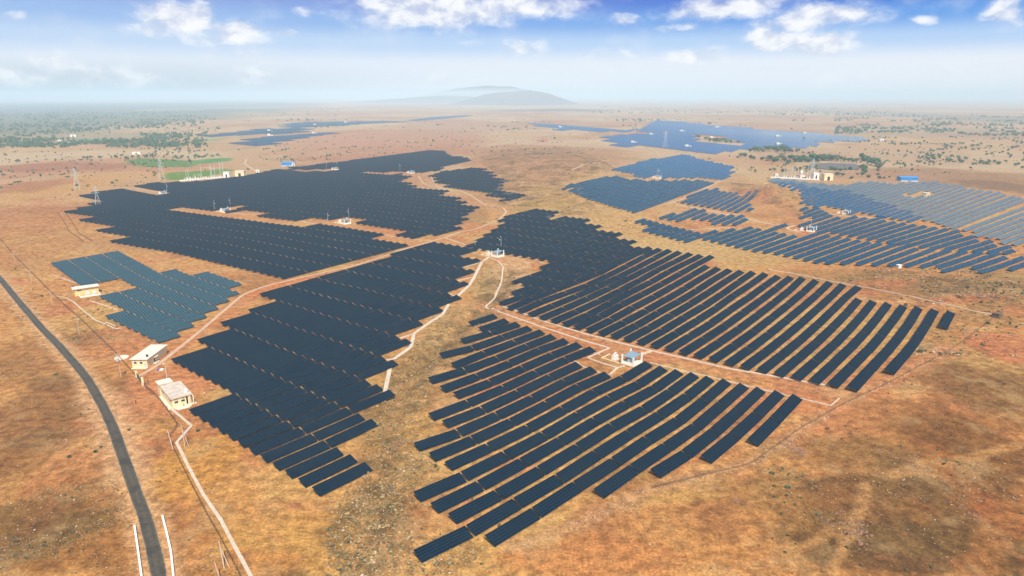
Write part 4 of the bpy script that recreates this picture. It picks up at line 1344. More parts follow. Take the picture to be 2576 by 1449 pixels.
# --- open inverter stations
ST = [(1589, 913, 'at the path between the two big right-hand fields', 1), (1252, 645, 'where the pale winding drains meet near the centre', 1),
      (870, 563, 'on the long bare strip through the upper left field', 1), (569, 534, 'at the left end of the long bare strip', 1),
      (410, 489, 'on the short upper bare strip, farthest left', .9), (844, 427, 'below the far edge of the upper left field', .9),
      (1035, 436, 'by the two looping tracks at the top of the left fields', .9), (1656, 449, 'on the track between the two middle fields', .9),
      (2129, 539, 'between two bands of the east field, upper one', .9), (2041, 582, 'between two bands of the east field, lower one', 1)]
for n_, (px, py, where, s) in enumerate(ST):
    p_ = P(px, py)
    ang = math.radians(47)
    r = empty_at('inverter_station', p_.x, p_.y, ang)
    r.scale = (s, s, s)
    tag(r, 'open white inverter station ' + where, 'inverter station', 'white inverter stations among the fields')
    hx, hy = 3.2, 2.8
    part('platform', MB().box(-hx - .6, hx + .6, -hy - .6, hy + .6, -.4, .45), M_STEPS, r)
    wl_ = MB()
    wl_.box(-hx, hx, -hy - .15, -hy + .1, .45, 1.35).box(-hx - .15, -hx + .1, -hy + .102, hy, .45, 1.35)
    part('low_wall', wl_, M_WHITE, r)
    for sx, sy, hh in ((-1, -1, 3.6), (1, -1, 4.3), (-1, 1, 3.9), (1, 1, 4.6)):
        cx_, cy_ = sx * (hx + .12), sy * (hy + .12)
        part('column', MB().box(cx_ - .3, cx_ + .3, cy_ - .3, cy_ + .3, .45, hh + .45), M_WHITE, r)
    rf = MB()
    v = [(-hx + .2, -hy + .2, 3.45), (hx + .1, -hy + .2, 3.95), (hx + .1, hy - .2, 4.05), (-hx + .2, hy - .2, 3.55)]
    rf.add(v + [(a_, b_, c_ + .14) for a_, b_, c_ in v], [(3, 2, 1, 0), (4, 5, 6, 7), (0, 1, 5, 4), (1, 2, 6, 5), (2, 3, 7, 6), (3, 0, 4, 7)])
    part('roof', rf, M_SHEET, r)
    for x_ in (-1.5, 1.3):
        cb = part('cabinet', MB().box(x_ - 1.0, x_ + 1.0, -.6, .6, .45, 2.75), M_GREYC, r)
        part('door', MB().box(x_ - .8, x_ + .8, -.64, -.605, .6, 2.6), M_GREYC, cb)
    part('step', MB().box(hx + .62, hx + 1.5, -1, 1, -.3, .15), M_STEPS, r)
    tx_, ty_ = from_local(p_.x, p_.y, ang, -1.4 * s, 8.0 * s)
    transformer(tx_, ty_, ang, 'transformer beside the station ' + where, 'white transformers by the stations', s * 1.15)
    if n_ < 4 or n_ == 9:
        k = empty_at('yard_kerb', *from_local(p_.x, p_.y, ang, -4.4 * s, 3.9 * s), ang)
        tag(k, 'low pale kerb round the transformer yard ' + where, 'kerb', 'pale kerbs round transformer yards')
        part('kerb_segment', MB().box(0, .35, 0, 9.5, -.3, .35), M_CREAM, k)
        part('kerb_segment', MB().box(.352, 6.5, 9.15, 9.5, -.3, .35), M_CREAM, k)


def light_mast(px, py, h, label, flip=1, world_xy=None):
    p_ = P(px, py) if world_xy is None else Vector((*world_xy, hz(*world_xy)))
    r = empty_at('light_mast', p_.x, p_.y)
    tag(r, label, 'light mast', 'slender light masts beside the stations')
    part('pole', MB().bar((0, 0, -.4), (0, 0, h), .16, 8, r2=.09), M_GALV, r)
    a_ = part('arm', MB().bar((0, 0, h * .72), (flip * 1.3, 0, h * .76), .07, 6).bar((0, 0, h), (.5 * flip, 0, h + .15), .07, 6), M_GALV, r)
    part('lamp', MB().box(flip * 1.2 - .38, flip * 1.2 + .38, -.24, .24, h * .72, h * .72 + .3), M_WHITE, a_)
    part('lamp', MB().box(.5 * flip - .3, .5 * flip + .3, -.2, .2, h + .05, h + .25), M_WHITE, a_)


def s2(x, y, ox, oy, k):
    return (ox + x * k) * .628906, (oy + y * k) * .628906


light_mast(*s2(370, 405, 1850, 930, .13665), 5.5, 'light mast left of the station where the pale winding drains meet')
light_mast(*s2(1130, 470, 1850, 930, .13665), 9.5, 'taller light mast right of the station where the pale winding drains meet', -1)
light_mast(*s2(455, 355, 1250, 840, .13665), 8.5, 'light mast left of the station on the long bare strip')
light_mast(*s2(1065, 200, 1250, 840, .13665), 7.5, 'light mast behind the station on the long bare strip', -1)
light_mast(*s2(1280, 1195, 620, 620, .18634), 10, 'light mast left of the station at the left end of the strip')
light_mast(*s2(1620, 1090, 620, 620, .18634), 8, 'light mast behind the station at the left end of the strip', -1)
light_mast(*s2(262, 800, 620, 620, .18634), 10, 'light mast right of the farthest left station')
light_mast(644 + 710 * .25, 220 + 825 * .25, 12, 'light mast left of the station below the far field edge')
light_mast(644 + 820 * .25, 220 + 790 * .25, 7, 'light mast right of the station below the far field edge', -1)
light_mast(644 + 1450 * .25, 220 + 850 * .25, 13, 'light mast left of the station by the two looping tracks')
light_mast(1288 + 1462 * .25, 220 + 890 * .25, 10, 'left one of two light masts behind the station between the middle fields')
light_mast(1288 + 1480 * .25, 220 + 888 * .25, 10, 'right one of two light masts behind the station between the middle fields', -1)
light_mast(*s2(865, 1075, 3072, 690, .19876), 8, 'light mast behind the lower station of the east field', -1)
light_mast(421.6, 961.7, 8.2, 'tall thin lamp post behind the control room with the water tank', -1)


# --- small huts
def hut(px, py, wd, dp, ht, label, mat=M_CREAM, roof=M_ROOFP, grp='small pale huts in the far solar fields', rot=.2, dr=True):
    p_ = P(px, py)
    r = empty_at('hut', p_.x, p_.y, rot)
    tag(r, label, 'hut', grp)
    part('wall', MB().box(-wd / 2, wd / 2, 0, dp, -.4, ht), mat, r)
    part('roof', MB().box(-wd / 2 - .3, wd / 2 + .3, -.3, dp + .3, ht, ht + .25), roof, r)
    if dr:
        door(r, 0, 0, wd * .28, ht * .6, 'f')
    return r


hut(2334, 495, 6.5, 5.5, 4.4, 'small cream hut with a dark doorway in the greyish field at far right', rot=.5, grp=None)
FH = [(1592, 360, 9), (1638, 339, 9), (1715, 331, 11), (1804, 321, 13), (1728, 370, 9), (1409, 321, 9), (1956, 344, 10), (1957, 364, 9), (2024, 336, 9), (1790, 348, 8),
      (676, 330, 9), (676, 341, 9), (788, 337, 9), (869, 309, 12), (791, 315, 9)]
for n_, (a_, b_, wd) in enumerate(FH):
    side_ = 'right' if a_ > 1300 else 'left'
    h_ = hut(a_, b_, wd * .8, 6, 5.0, 'pale hut in the distant %s solar fields, %s from left' % (side_, ordw(sorted(q[0] + q[1] * .001 for q in FH if (q[0] > 1300) == (a_ > 1300)).index(a_ + b_ * .001) + 1)), M_WHITE, M_WHITE,
             'small pale huts in the distant %s fields' % side_, dr=n_ in (0, 4))
    w2 = .8 * wd
    part('annex', MB().box(wd / 2, wd / 2 + w2, 1, 5, -.4, 2.6), M_STEPS, h_)

for a_, b_, wd, dp, ht, lb, mt in [(603, 444, 13, 8, 8.0, 'cream building with a dark doorway at the right end of the left switchyard', M_CREAM),
                                   (570, 447, 8, 7, 8, 'narrow white building between the switchyard and the cream building', M_WHITE),
                                   (483, 457, 5, 3, 4.2, 'tiny white cabin inside the left switchyard', M_WHITE), (648, 434, 5, 4, 4, 'tiny white cabin at the end of the thin dark track', M_WHITE),
                                   (1953.5, 447, 4.5, 4, 5.5, 'small white cabin at the left end of the right switchyard', M_WHITE),
                                   (2019, 450, 7, 6, 5, 'low white cabin in the middle of the right switchyard', M_WHITE),
                                   (2053, 450, 8, 7, 8.5, 'tall white building left of the cream one in the right switchyard', M_WHITE),
                                   (2084, 454, 13, 8, 9, 'cream building with a dark doorway at the right end of the right switchyard', M_CREAM),
                                   (164, 364, 18, 10, 6, 'long white house by the trees on the far left plain', M_WHITE), (184, 344, 16, 10, 6, 'small white house beyond the trees on the far left plain', M_WHITE),
                                   (150, 358, 9, 7, 6, 'little white house left of the long one on the far left plain', M_WHITE), (343, 388, 16, 8, 4, 'low white shed behind the green plot on the left', M_WHITE),
                                   (2219, 355, 10, 7, 6, 'white house between trees at the edge of the far right field', M_WHITE), (1365, 357, 24, 8, 5, 'low pinkish farmstead on the central ridge', M_PINK)]:
    hut(a_, b_, wd, dp, ht, lb, mt, M_ROOFP if mt is not M_PINK else M_PINK, None, rot=.1)
p_ = P(2017, 447.5)
o = MB().box(-1.7, 1.7, -1.7, 1.7, 6.5, 10).box(-1.5, -1.2, -1.5, -1.2, 0, 6.5).box(1.2, 1.5, -1.5, -1.2, 0, 6.5).box(-1.5, -1.2, 1.2, 1.5, 0, 6.5).box(1.2, 1.5, 1.2, 1.5, 0, 6.5).obj('water_tower', M_WHITE)
o.location = (p_.x, p_.y + 3, p_.z)
tag(o, 'square white water tower behind the low cabin in the right switchyard', 'water tower')


# --- blue sheds
def shed(px, py, L_, W_, H_, rot, label):
    p_ = P(px, py)
    r = empty_at('shed', p_.x, p_.y, rot)
    tag(r, label, 'shed', 'blue metal sheds')
    part('wall', MB().box(0, L_, 0, W_, .6, H_), M_BLUE, r)
    part('base', MB().box(-.05, L_ + .05, -.05, W_ + .05, -.3, .9), M_WHITE, r)
    rf = MB()
    rf.add([(-.4, -.4, H_), (L_ + .4, -.4, H_), (L_ + .4, W_ / 2, H_ + 1.3), (-.4, W_ / 2, H_ + 1.3), (L_ + .4, W_ + .4, H_), (-.4, W_ + .4, H_)],
           [(0, 1, 2, 3), (3, 2, 4, 5), (0, 3, 5), (1, 4, 2), (0, 5, 4, 1)])
    part('roof', rf, M_BLUE2, r)
    door(r, L_ * .5, 0, L_ * .18, H_ * .6, 'f', M_BLUE2)


shed(708, 418, 21, 14, 5.5, .12, 'long blue shed at the far edge of the upper left field')
shed(2266, 456, 23, 15, 5.0, -.12, 'long blue shed behind the greyish field at far right')
hut(738, 418.5, 5, 5, 5, 'cream cabin against the right end of the left blue shed', rot=.1, grp=None)

# --- switchyard walls and gantries
for a_, b_, nm in (((452, 456), (562, 447), 'left'), ((1939, 447), (2062, 453.5), 'right')):
    A1, B1 = P(*a_), P(*b_)
    d = B1 - A1
    r = empty_at('yard_wall', A1.x, A1.y, math.atan2(d.y, d.x))
    tag(r, 'long low white wall in front of the %s switchyard' % nm, 'wall')
    part('wall_segment', MB().box(0, d.length, 0, .4, -.4, 1.6), M_WHITE, r)


def gantry(px, py, h, wd, label, rot=.5):
    p_ = P(px, py)
    r = empty_at('gantry', p_.x, p_.y, rot)
    tag(r, label, 'gantry', 'thin steel gantries in the switchyards')
    for sx in (-1, 1):
        m = MB()
        for dx in (-.5, .5):
            for dy in (-.5, .5):
                m.bar((sx * wd / 2 + dx, dy, -.3), (sx * wd / 2 + dx * .3, dy * .3, h), .10, 4)
        for k_ in range(int(h / 1.6)):
            s_ = (-1) ** k_
            m.bar((sx * wd / 2 - .45 * s_, -.4, k_ * 1.6), (sx * wd / 2 + .45 * s_, -.4, k_ * 1.6 + 1.6), .06, 4)
        part('column', m, M_GALV, r)
    part('beam', MB().bar((-wd / 2, 0, h * .82), (wd / 2, 0, h * .82), .22, 4), M_GALV, r)


for k_, (a_, b_, h_, w_) in enumerate([(472, 451, 14, 3), (520, 453, 21, 12), (538, 453, 20, 4), (559, 446, 23, 4), (497, 452, 8, 8)]):
    gantry(a_, b_, h_, w_, 'thin grey gantry, %s from the left in the left switchyard' % ordw([1, 3, 4, 5, 2][k_]))
for k_, (a_, b_) in enumerate([(1975, 446), (1995, 447), (2034, 449)]):
    gantry(a_, b_, 12 + 3 * k_, 7, 'thin grey gantry, %s from the left in the right switchyard' % ordw(k_ + 1))
for yard, n_, x0, x1, y0, y1 in (('left', 14, 462, 556, 453, 447), ('right', 12, 1962, 2040, 446, 450)):
    for k_ in range(n_):
        f = (k_ + .5) / n_
        p_ = P(x0 + (x1 - x0) * f, y0 + (y1 - y0) * f - random.uniform(.2, 1.2))
        m = MB().box(-.8, .8, -.5, .5, 0, 1.8 + random.random())
        m.bar((-.5, 0, 1.8), (-.5, 0, 3.4), .12, 6).bar((.5, 0, 1.8), (.5, 0, 3.4), .12, 6)
        o = m.obj('switchgear', M_WHITE if k_ % 3 else M_GREYC)
        o.location = p_
        tag(o, 'pale switchgear unit in the %s switchyard, %s from left' % (yard, ordw(k_ + 1)), 'switchgear', 'switchgear in the %s switchyard' % yard)


# --- lattice pylons
def pylon(px, py, h, label, rot=.3):
    p_ = P(px, py)
    r = empty_at('power_pylon', p_.x, p_.y, rot)
    tag(r, label, 'pylon', 'lattice pylons on the plain')
    m = MB()
    b_, tp = h * .13, h * .02
    lv = [0, .22, .40, .55, .68, .8, 1.0]
    for sx, sy in ((-1, -1), (1, -1), (1, 1), (-1, 1)):
        m.bar((sx * b_, sy * b_, -.5), (sx * tp * 1.6, sy * tp * 1.6, h * .68), .11, 4)
        m.bar((sx * tp * 1.6, sy * tp * 1.6, h * .68), (sx * tp * .5, sy * tp * .5, h), .09, 4)
    wat = lambda f: b_ + (tp * 1.6 - b_) * min(f / .68, 1)
    for f0, f1 in zip(lv, lv[1:]):
        w0, w1 = wat(f0), wat(f1)
        for (ax, ay), (bx, by) in (((-1, -1), (1, -1)), ((1, -1), (1, 1)), ((1, 1), (-1, 1)), ((-1, 1), (-1, -1))):
            m.bar((ax * w0, ay * w0, f0 * h), (bx * w1, by * w1, f1 * h), .05, 4)
            m.bar((bx * w0, by * w0, f0 * h), (ax * w1, ay * w1, f1 * h), .05, 4)
    part('tower', m, M_GALV, r)
    for f, wd in ((.66, .16), (.78, .13), (.9, .10)):
        a = MB().bar((-h * wd, 0, f * h), (0, 0, f * h + h * .03), .12, 4).bar((h * wd, 0, f * h), (0, 0, f * h + h * .03), .12, 4).bar((-h * wd, 0, f * h), (h * wd, 0, f * h), .12, 4)
        part('cross_arm', a, M_GALV, r)


pylon(247, 518, 21, 'largest lattice pylon at the left corner of the upper left field', .6)
pylon(195, 477, 27, 'faint lattice pylon by the bush row left of the upper left field')
pylon(408, 456, 32, 'lattice pylon at the left end of the green strip')
pylon(1673, 372, 38, 'faint lattice pylon in front of the far right solar field')
pylon(2042, 448, 28, 'faint lattice pylon inside the right switchyard')


# --- wooden and concrete poles along the fence
def pole(px, py, h, label, lean=(0, 0), arm=False, a_frame=False):
    p_ = P(px, py)
    r = empty_at('power_pole', p_.x, p_.y)
    tag(r, label, 'pole', 'power poles along the left fence')
    top = Vector((lean[0], lean[1], h))
    part('post', MB().bar((0, 0, -.5), top, .17, 8, r2=.11), M_POLE, r)
    if arm:
        part('cross_arm', MB().bar(top + Vector((-1.1, .1, -.5)), top + Vector((1.1, -.1, -.5)), .08, 4).bar(top + Vector((-.9, .1, -2.0)), top + Vector((.9, -.1, -2.0)), .08, 4), M_POLE, r)
        part('insulator', MB().bar(top + Vector((-1, .1, -.5)), top + Vector((-1, .1, -.1)), .07, 6), M_WHITE, r)
        part('insulator', MB().bar(top + Vector((1, -.1, -.5)), top + Vector((1, -.1, -.1)), .07, 6), M_WHITE, r)
    if a_frame:
        part('brace', MB().bar((1.3, .3, -.4), top + Vector((0, 0, -1.2)), .12, 6), M_POLE, r)
        part('cross_arm', MB().bar(top + Vector((-1.2, 0, -.4)), top + Vector((1.0, 0, -.1)), .08, 4), M_BROWN, r)
    return r


pole(38, 660, 8, 'thin pole behind the fence, farthest up the left edge', arm=True)
pole(80, 711, 8.5, 'thin pole beside the fence, second from the top left', arm=True)
pole(132, 766, 8.5, 'thin pole beside the fence left of the switch house', arm=True)
pole(200, 841, 8.5, 'thin pole inside the bend below the switch house', arm=True)
p4 = pole(305, 950, 11, 'tall pole with crossarms left of the first control room', arm=True)
part('transformer_box', MB().box(-.5, .5, -.9, -.2, 7.6, 8.8), M_GREYC, p4)
part('platform', MB().box(-.8, .8, -1.0, -.18, 7.45, 7.58), M_BROWN, p4)
pole(466, 1126, 8.0, 'braced leaning pole by the zigzag of the drain', (-.8, 1.0), a_frame=True)
pole(436, 1131, 6.0, 'short leaning pole left of the zigzag of the drain', (-2.4, 2.5))
pole(565, 1432, 6.5, 'leaning pole at the bottom edge left of the pale drain', (-1.8, 2.6), a_frame=True)
pole(556, 1462, 5.0, 'pole stump at the bottom edge, lowest of the row', (-1.4, .8))
o = MB().bar((0, 0, 0), (0, 0, .22), 3.0, 16).obj('pole_base', M_STEPS)
o.location = P(306, 900)
tag(o, 'round pale concrete pad by the fence behind the tall pole', 'concrete pad')

# --- boundary fences
m_net, t, bs = material('chain_link')
tr = t.node('ShaderNodeBsdfTransparent')
mx = t.node('ShaderNodeMixShader')
mx.inputs[0].default_value = .38
bs.inputs['Base Color'].default_value = (.10, .075, .05, 1)
bs.inputs['Roughness'].default_value = .8
t.l.new(tr.outputs[0], mx.inputs[1])
t.l.new(bs.outputs[0], mx.inputs[2])
t.l.new(mx.outputs[0], t.n['Material Output'].inputs[0])
POST = MB().box(-.05, .05, -.05, .05, -.4, 1.7).mesh('post', M_BROWN)


def fence(s, label, h=1.5, n_max=100, spacing=4.0):
    ln = [P(a_, b_) for a_, b_ in pts(s)]
    seg, tot = [], 0
    for a_, b_ in zip(ln, ln[1:]):
        seg.append((tot, a_, b_))
        tot += (b_.xy - a_.xy).length
    n = int(min(n_max, max(2, tot / spacing)))
    r = empty_at('boundary_fence', ln[0].x, ln[0].y, 0, 0.0)
    tag(r, label, 'fence', 'wire fences')
    ps = []
    for k in range(n):
        d = tot * k / (n - 1)
        s0, a_, b_ = [q for q in seg if q[0] <= d + 1e-6][-1]
        f = (d - s0) / max((b_.xy - a_.xy).length, 1e-6)
        xy = a_.xy.lerp(b_.xy, min(f, 1))
        ps.append(Vector((xy.x, xy.y, hz(*xy))))
    for q in ps:
        o = link('post', POST, r)
        o.location = (q.x - ln[0].x, q.y - ln[0].y, q.z)
    m = MB()
    for a_, b_ in zip(ps, ps[1:]):
        a2, b2 = a_ - Vector((ln[0].x, ln[0].y, 0)), b_ - Vector((ln[0].x, ln[0].y, 0))
        m.add([a2 + Vector((0, 0, .02)), b2 + Vector((0, 0, .02)), b2 + Vector((0, 0, h)), a2 + Vector((0, 0, h))], [(0, 1, 2, 3)])
    part('wire_mesh', m, m_net, r)


fence("-20,578 3,606 40,648 75,683 130,738 165,772 202,803 250,850 290,888 307,908 343,949", 'dark wire fence from the gate up to the top left edge', spacing=4.6)
fence("361,970 400,1004 430,1046 448,1072 425,1104 437,1131 462,1181 490,1237 525,1304 550,1347 600,1442 615,1475", 'dark wire fence from the gate down to the bottom edge', spacing=2.2)
fence("2499,800 2394,879 2282,939 2222,971 2132,1012 2094,1033 2010,1080 1888,1169 1788,1192 1638,1229", 'sagging wire fence along the right edge of the plant', h=.8, spacing=5.5)
fence("145,535 162,561 175,585 210,608", 'short dark fence line on the far left slope, left of two', h=1.6, spacing=4)
fence("163,533 181,559 200,590 232,608", 'short dark fence line on the far left slope, right of two', h=1.6, spacing=4)

A1, B1 = P(344, 949), P(360, 970)
d = B1 - A1
r = empty_at('gate', A1.x, A1.y, math.atan2(d.y, d.x))
tag(r, 'green metal gate between two cream pillars by the road', 'gate')
Lg = d.length
part('pillar', MB().box(-.4, .4, -.4, .4, -.3, 2.9), M_CREAM, r)
part('pillar', MB().box(Lg - .4, Lg + .4, -.4, .4, -.3, 3.6), M_CREAM, r)
part('gate_leaf', MB().box(.5, Lg * .5 - .05, -.05, .05, .2, 2.2), M_GREEN, r)
part('gate_leaf', MB().box(Lg * .5 + .05, Lg - .5, -.05, .05, .2, 2.2), M_GREEN, r)

# --- white parapets on the culvert
for s, lb in (("339,1327 346,1374 357,1455 361,1490", 'white painted parapet wall left of the road at the bottom'),
              ("409,1302 420,1344 431,1394 437,1452 440,1490", 'white painted parapet wall right of the road at the bottom')):
    ln = [P(a_, b_) for a_, b_ in pts(s)]
    r = empty_at('parapet_wall', ln[0].x, ln[0].y, 0, 0)
    tag(r, lb, 'parapet', 'white parapets beside the road')
    m = MB()
    off = Vector((ln[0].x, ln[0].y, 0))
    for a_, b_ in zip(ln, ln[1:]):
        a2, b2 = a_ - off, b_ - off
        u = (b2 - a2)
        n_ = Vector((-u.y, u.x, 0)).normalized() * .24
        v = [a2 - n_ - Vector((0, 0, .4)), b2 - n_ - Vector((0, 0, .4)), b2 + n_ - Vector((0, 0, .4)), a2 + n_ - Vector((0, 0, .4))]
        m.add(v + [q + Vector((0, 0, 1.25)) for q in v], [(0, 3, 2, 1), (4, 5, 6, 7), (0, 1, 5, 4), (1, 2, 6, 5), (2, 3, 7, 6), (3, 0, 4, 7)])
    part('wall', m, M_WHITE, r)

# --- odds and ends
o = MB().box(-.9, .1, -.4, .4, 0, .5).obj('tarpaulin', plain_mat('violet_blue_tarp', (.10, .10, .55), .6))
p_ = P(399, 932)
o.location = p_
tag(o, 'small folded blue tarpaulin on the red earth above the second control room', 'tarpaulin')
o = MB().box(-.7, .7, -.4, .5, 0, .45).box(-.4, .5, -.3, .4, .45, .7).obj('sack_pile', M_WHITE)
o.location = P(406, 931.5)
tag(o, 'small white pile of sacks beside the blue tarpaulin', 'sacks')
hut(2516, 800, 3.6, 3.2, 2.2, 'small roofless brown hut at the right end of the stone track', M_BROWN, M_BROWN, None, rot=.6, dr=False)
hut(1932 + 1328 * .25, 566 + 435 * .25, 2.4, 2, 2.0, 'tiny white kiosk below the east field', M_WHITE, M_WHITE, None, rot=.3, dr=False)
# spoil heaps of pale stones at the ends of the rows

# ------------------------------------------------------------------ people
SK = plain_mat('skin', (.20, .10, .06), .6)
HAIR = plain_mat('dark_hair', (.012, .009, .007), .7)


def person(px, py, shirt, trouser, label, heading=0.0, stride=.0, seed=0):
    p_ = P(px, py)
    rnd = random.Random(seed)
    V_, E_, R_ = [], [], []

    def v(x, y, z, rad):
        V_.append((x, y, z))
        R_.append(rad)
        return len(V_) - 1

    def e(a_, b_):
        E_.append((a_, b_))
    pel = v(0, 0, .95, .125)
    ch = v(0, -.01, 1.22, .125)
    sh = v(0, 0, 1.42, .115)
    nk = v(0, .0, 1.52, .055)
    hd = v(0, -.015, 1.62, .085)
    tp = v(0, -.01, 1.70, .08)
    e(pel, ch), e(ch, sh), e(sh, nk), e(nk, hd), e(hd, tp)
    for s in (-1, 1):
        st = stride * s
        hip = v(s * .09, 0, .90, .095)
        kn = v(s * .10, -.12 * abs(stride) - st * .5, .50, .062)
        an = v(s * .10, -st, .09, .042)
        to = v(s * .12, -st - .17, .035, .036)
        e(pel, hip), e(hip, kn), e(kn, an), e(an, to)
        sho = v(s * .19, 0, 1.40, .06)
        el_ = v(s * .25, .04 + st * .3, 1.12, .042)
        wr = v(s * .26, -.08 + st * .4, .88, .028)
        pm = v(s * .26, -.11 + st * .4, .82, .030)
        e(sh, sho), e(sho, el_), e(el_, wr), e(wr, pm)
        for k in range(4):
            f1 = v(s * .26 + (k - 1.5) * .019, -.125 + st * .4, .76 - .004 * abs(k - 1), .009)
            f2 = v(s * .26 + (k - 1.5) * .019, -.10 + st * .4, .715 + .006 * abs(k - 1), .008)
            e(pm, f1), e(f1, f2)
        th = v(s * .26 - s * .045, -.14 + st * .4, .80, .010)
        e(pm, th)
    me = bpy.data.meshes.new('person')
    me.from_pydata(V_, E_, [])
    o = bpy.data.objects.new('person_tmp', me)
    col.objects.link(o)
    sk_ = o.modifiers.new('skin', 'SKIN')
    o.modifiers.new('sub', 'SUBSURF').levels = 1
    if not me.skin_vertices:
        bpy.context.view_layer.update()
    for k, rad in enumerate(R_):
        me.skin_vertices[0].data[k].radius = (rad, rad)
    me.skin_vertices[0].data[0].use_root = True
    dg = bpy.context.evaluated_depsgraph_get()
    body = bpy.data.meshes.new_from_object(o.evaluated_get(dg))
    bpy.data.objects.remove(o)
    ms_ = plain_mat('shirt', shirt)
    mt_ = plain_mat('trousers', trouser)
    body.materials.clear()
    for m_ in (SK, ms_, mt_, HAIR):
        body.materials.append(m_)
    for f in body.polygons:
        c = f.center
        f.use_smooth = True
        if c.z > 1.66 or (c.z > 1.56 and c.y > .03):
            f.material_index = 3
        elif c.z > 1.50 or (abs(c.x) > .2 and c.z < 1.1):
            f.material_index = 0
        elif c.z > .94:
            f.material_index = 1
        else:
            f.material_index = 2
    r = link('person', body)
    r.location = p_
    r.rotation_euler = (0, 0, heading)
    nose = MB().add([(-.012, -.095, 1.61), (.012, -.095, 1.61), (0, -.12, 1.605), (0, -.092, 1.64)], [(0, 1, 2), (0, 2, 3), (1, 3, 2), (0, 3, 1)])
    part('nose', nose, SK, r)
    tag(r, label, 'person', 'people walking about the control rooms')


person(342, 1016, (.015, .02, .02), (.012, .012, .015), 'person in dark clothes walking between the road and the fence', 2.4, .2)
person(420, 1027, (.30, .55, .65), (.015, .02, .03), 'person in a light blue shirt outside the fence by the second control room', 2.0, .15)
person(372.5, 964, (.02, .03, .04), (.015, .015, .02), 'person in dark clothes just inside the gate', 1.0, .1)
person(515, 996, (.75, .74, .70), (.10, .09, .06), 'person in a white shirt on the red earth right of the second control room', .6, .18)
person(533, 984, (.55, .60, .50), (.015, .02, .03), 'person in dark trousers beside the left field, farther right', -.4, .12)
person(368, 979, (.25, .18, .28), (.06, .05, .05), 'person in a purple shirt at the fence below the gate', .2, .05)
person(463, 1024, (.55, .40, .30), (.03, .04, .03), 'person on the front step of the second control room', .3, .0)

# ------------------------------------------------------------------ vegetation
m_leaf, t, bs = material('foliage')
pos = t.node('ShaderNodeNewGeometry').outputs['Position']
oi = t.node('ShaderNodeObjectInfo').outputs['Random']
c = t.mix(t.noise(pos, .35, 4, .7), (.016, .065, .018), (.065, .165, .040))
c = t.mix(t.math('MULTIPLY', oi, .6), c, (.030, .085, .045))
t.put(bs.inputs['Base Color'], c)
bs.inputs['Roughness'].default_value = .8
m_leaf2, t, bs = material('dusty_foliage')
pos = t.node('ShaderNodeNewGeometry').outputs['Position']
t.put(bs.inputs['Base Color'], t.mix(t.noise(pos, .3, 4, .7), (.060, .085, .030), (.14, .15, .065)))
bs.inputs['Roughness'].default_value = .8
m_bark = plain_mat('bark', (.10, .07, .045), .9)
m_dry, t, bs = material('dry_scrub')
pos = t.node('ShaderNodeNewGeometry').outputs['Position']
c = t.mix(t.smooth(t.noise(pos, .35, 4, .7), .35, .65), (.17, .115, .05), (.52, .37, .17))
c = t.mix(t.smooth(t.noise(t.vmath('ADD', pos, (33, 4, 0)), .12, 3, .6), .5, .7), c, (.20, .16, .065))
t.put(bs.inputs['Base Color'], c)
bs.inputs['Roughness'].default_value = .95
m_rock, t, bs = material('pale_rock')
pos = t.node('ShaderNodeNewGeometry').outputs['Position']
t.put(bs.inputs['Base Color'], t.mix(t.smooth(t.noise(pos, .5, 4, .7), .35, .65), (.62, .50, .38), (.36, .20, .13)))
bs.inputs['Roughness'].default_value = .9


def crown_arrays(rng, lobes, leaves, flat=.75, size=.13):
    """leaf clumps scattered through several lobes of a unit-wide crown; returns verts, quads"""
    V_, F_ = [], []
    L_ = []
    for k in range(lobes):
        a = rng.uniform(0, 6.28)
        r_ = rng.uniform(0, .27) if k else 0
        L_.append((r_ * math.cos(a), r_ * math.sin(a), rng.uniform(.35, .75) * flat, rng.uniform(.17, .27)))
    for k in range(leaves):
        cx_, cy_, cz, rr = L_[k % lobes]
        d = rng.normal(size=3)
        d /= np.linalg.norm(d)
        q = rr * rng.uniform(.55, 1.08)
        c_ = np.array([cx_, cy_, cz]) + d * q * np.array([1, 1, .8])
        u = rng.normal(size=3)
        u -= d * u.dot(d) * .7
        u /= np.linalg.norm(u)
        w_ = np.cross(d, u)
        w_ /= np.linalg.norm(w_) + 1e-6
        s = size * rng.uniform(.6, 1.2)
        b = len(V_)
        V_ += [c_ - u * s, c_ + w_ * s * .8, c_ + u * s, c_ - w_ * s * .8]
        F_.append((b, b + 1, b + 2, b + 3))
    return np.array(V_), np.array(F_)


rg = np.random.default_rng(5)
CROWNS, TRUNKS = [], []
for k in range(6):
    fl = [.75, .6, .9, 1.1, .65, .8][k]
    v_, f_ = crown_arrays(rg, 5 + k % 3, 210, fl)
    CROWNS.append((v_, f_))
    tm_ = MB().bar((0, 0, -.06), (0, 0, fl * .42), .035, 6, r2=.02)
    for a in (0, 2.1, 4.2):
        tm_.bar((0, 0, fl * .30), (.14 * math.cos(a), .14 * math.sin(a), fl * .55), .016, 5, r2=.007)
    TRUNKS.append(tm_.mesh('trunk', m_bark))
CR_ME = {}
for k, (v_, f_) in enumerate(CROWNS):
    for mi, m_ in enumerate((m_leaf, m_leaf2)):
        CR_ME[(k, mi)] = make_mesh('crown', v_, f_, m_)

TREES = []       # D x, D y, D width, kind label, colour
def add_trees(fn, txt, lab, mi=0):
    for a_ in txt.split():
        x, y, w_ = [float(q) for q in a_.split(',')]
        X_, Y_ = fn(x, y)
        TREES.append((X_, Y_ + w_ * .06, w_ * .25, lab, mi))


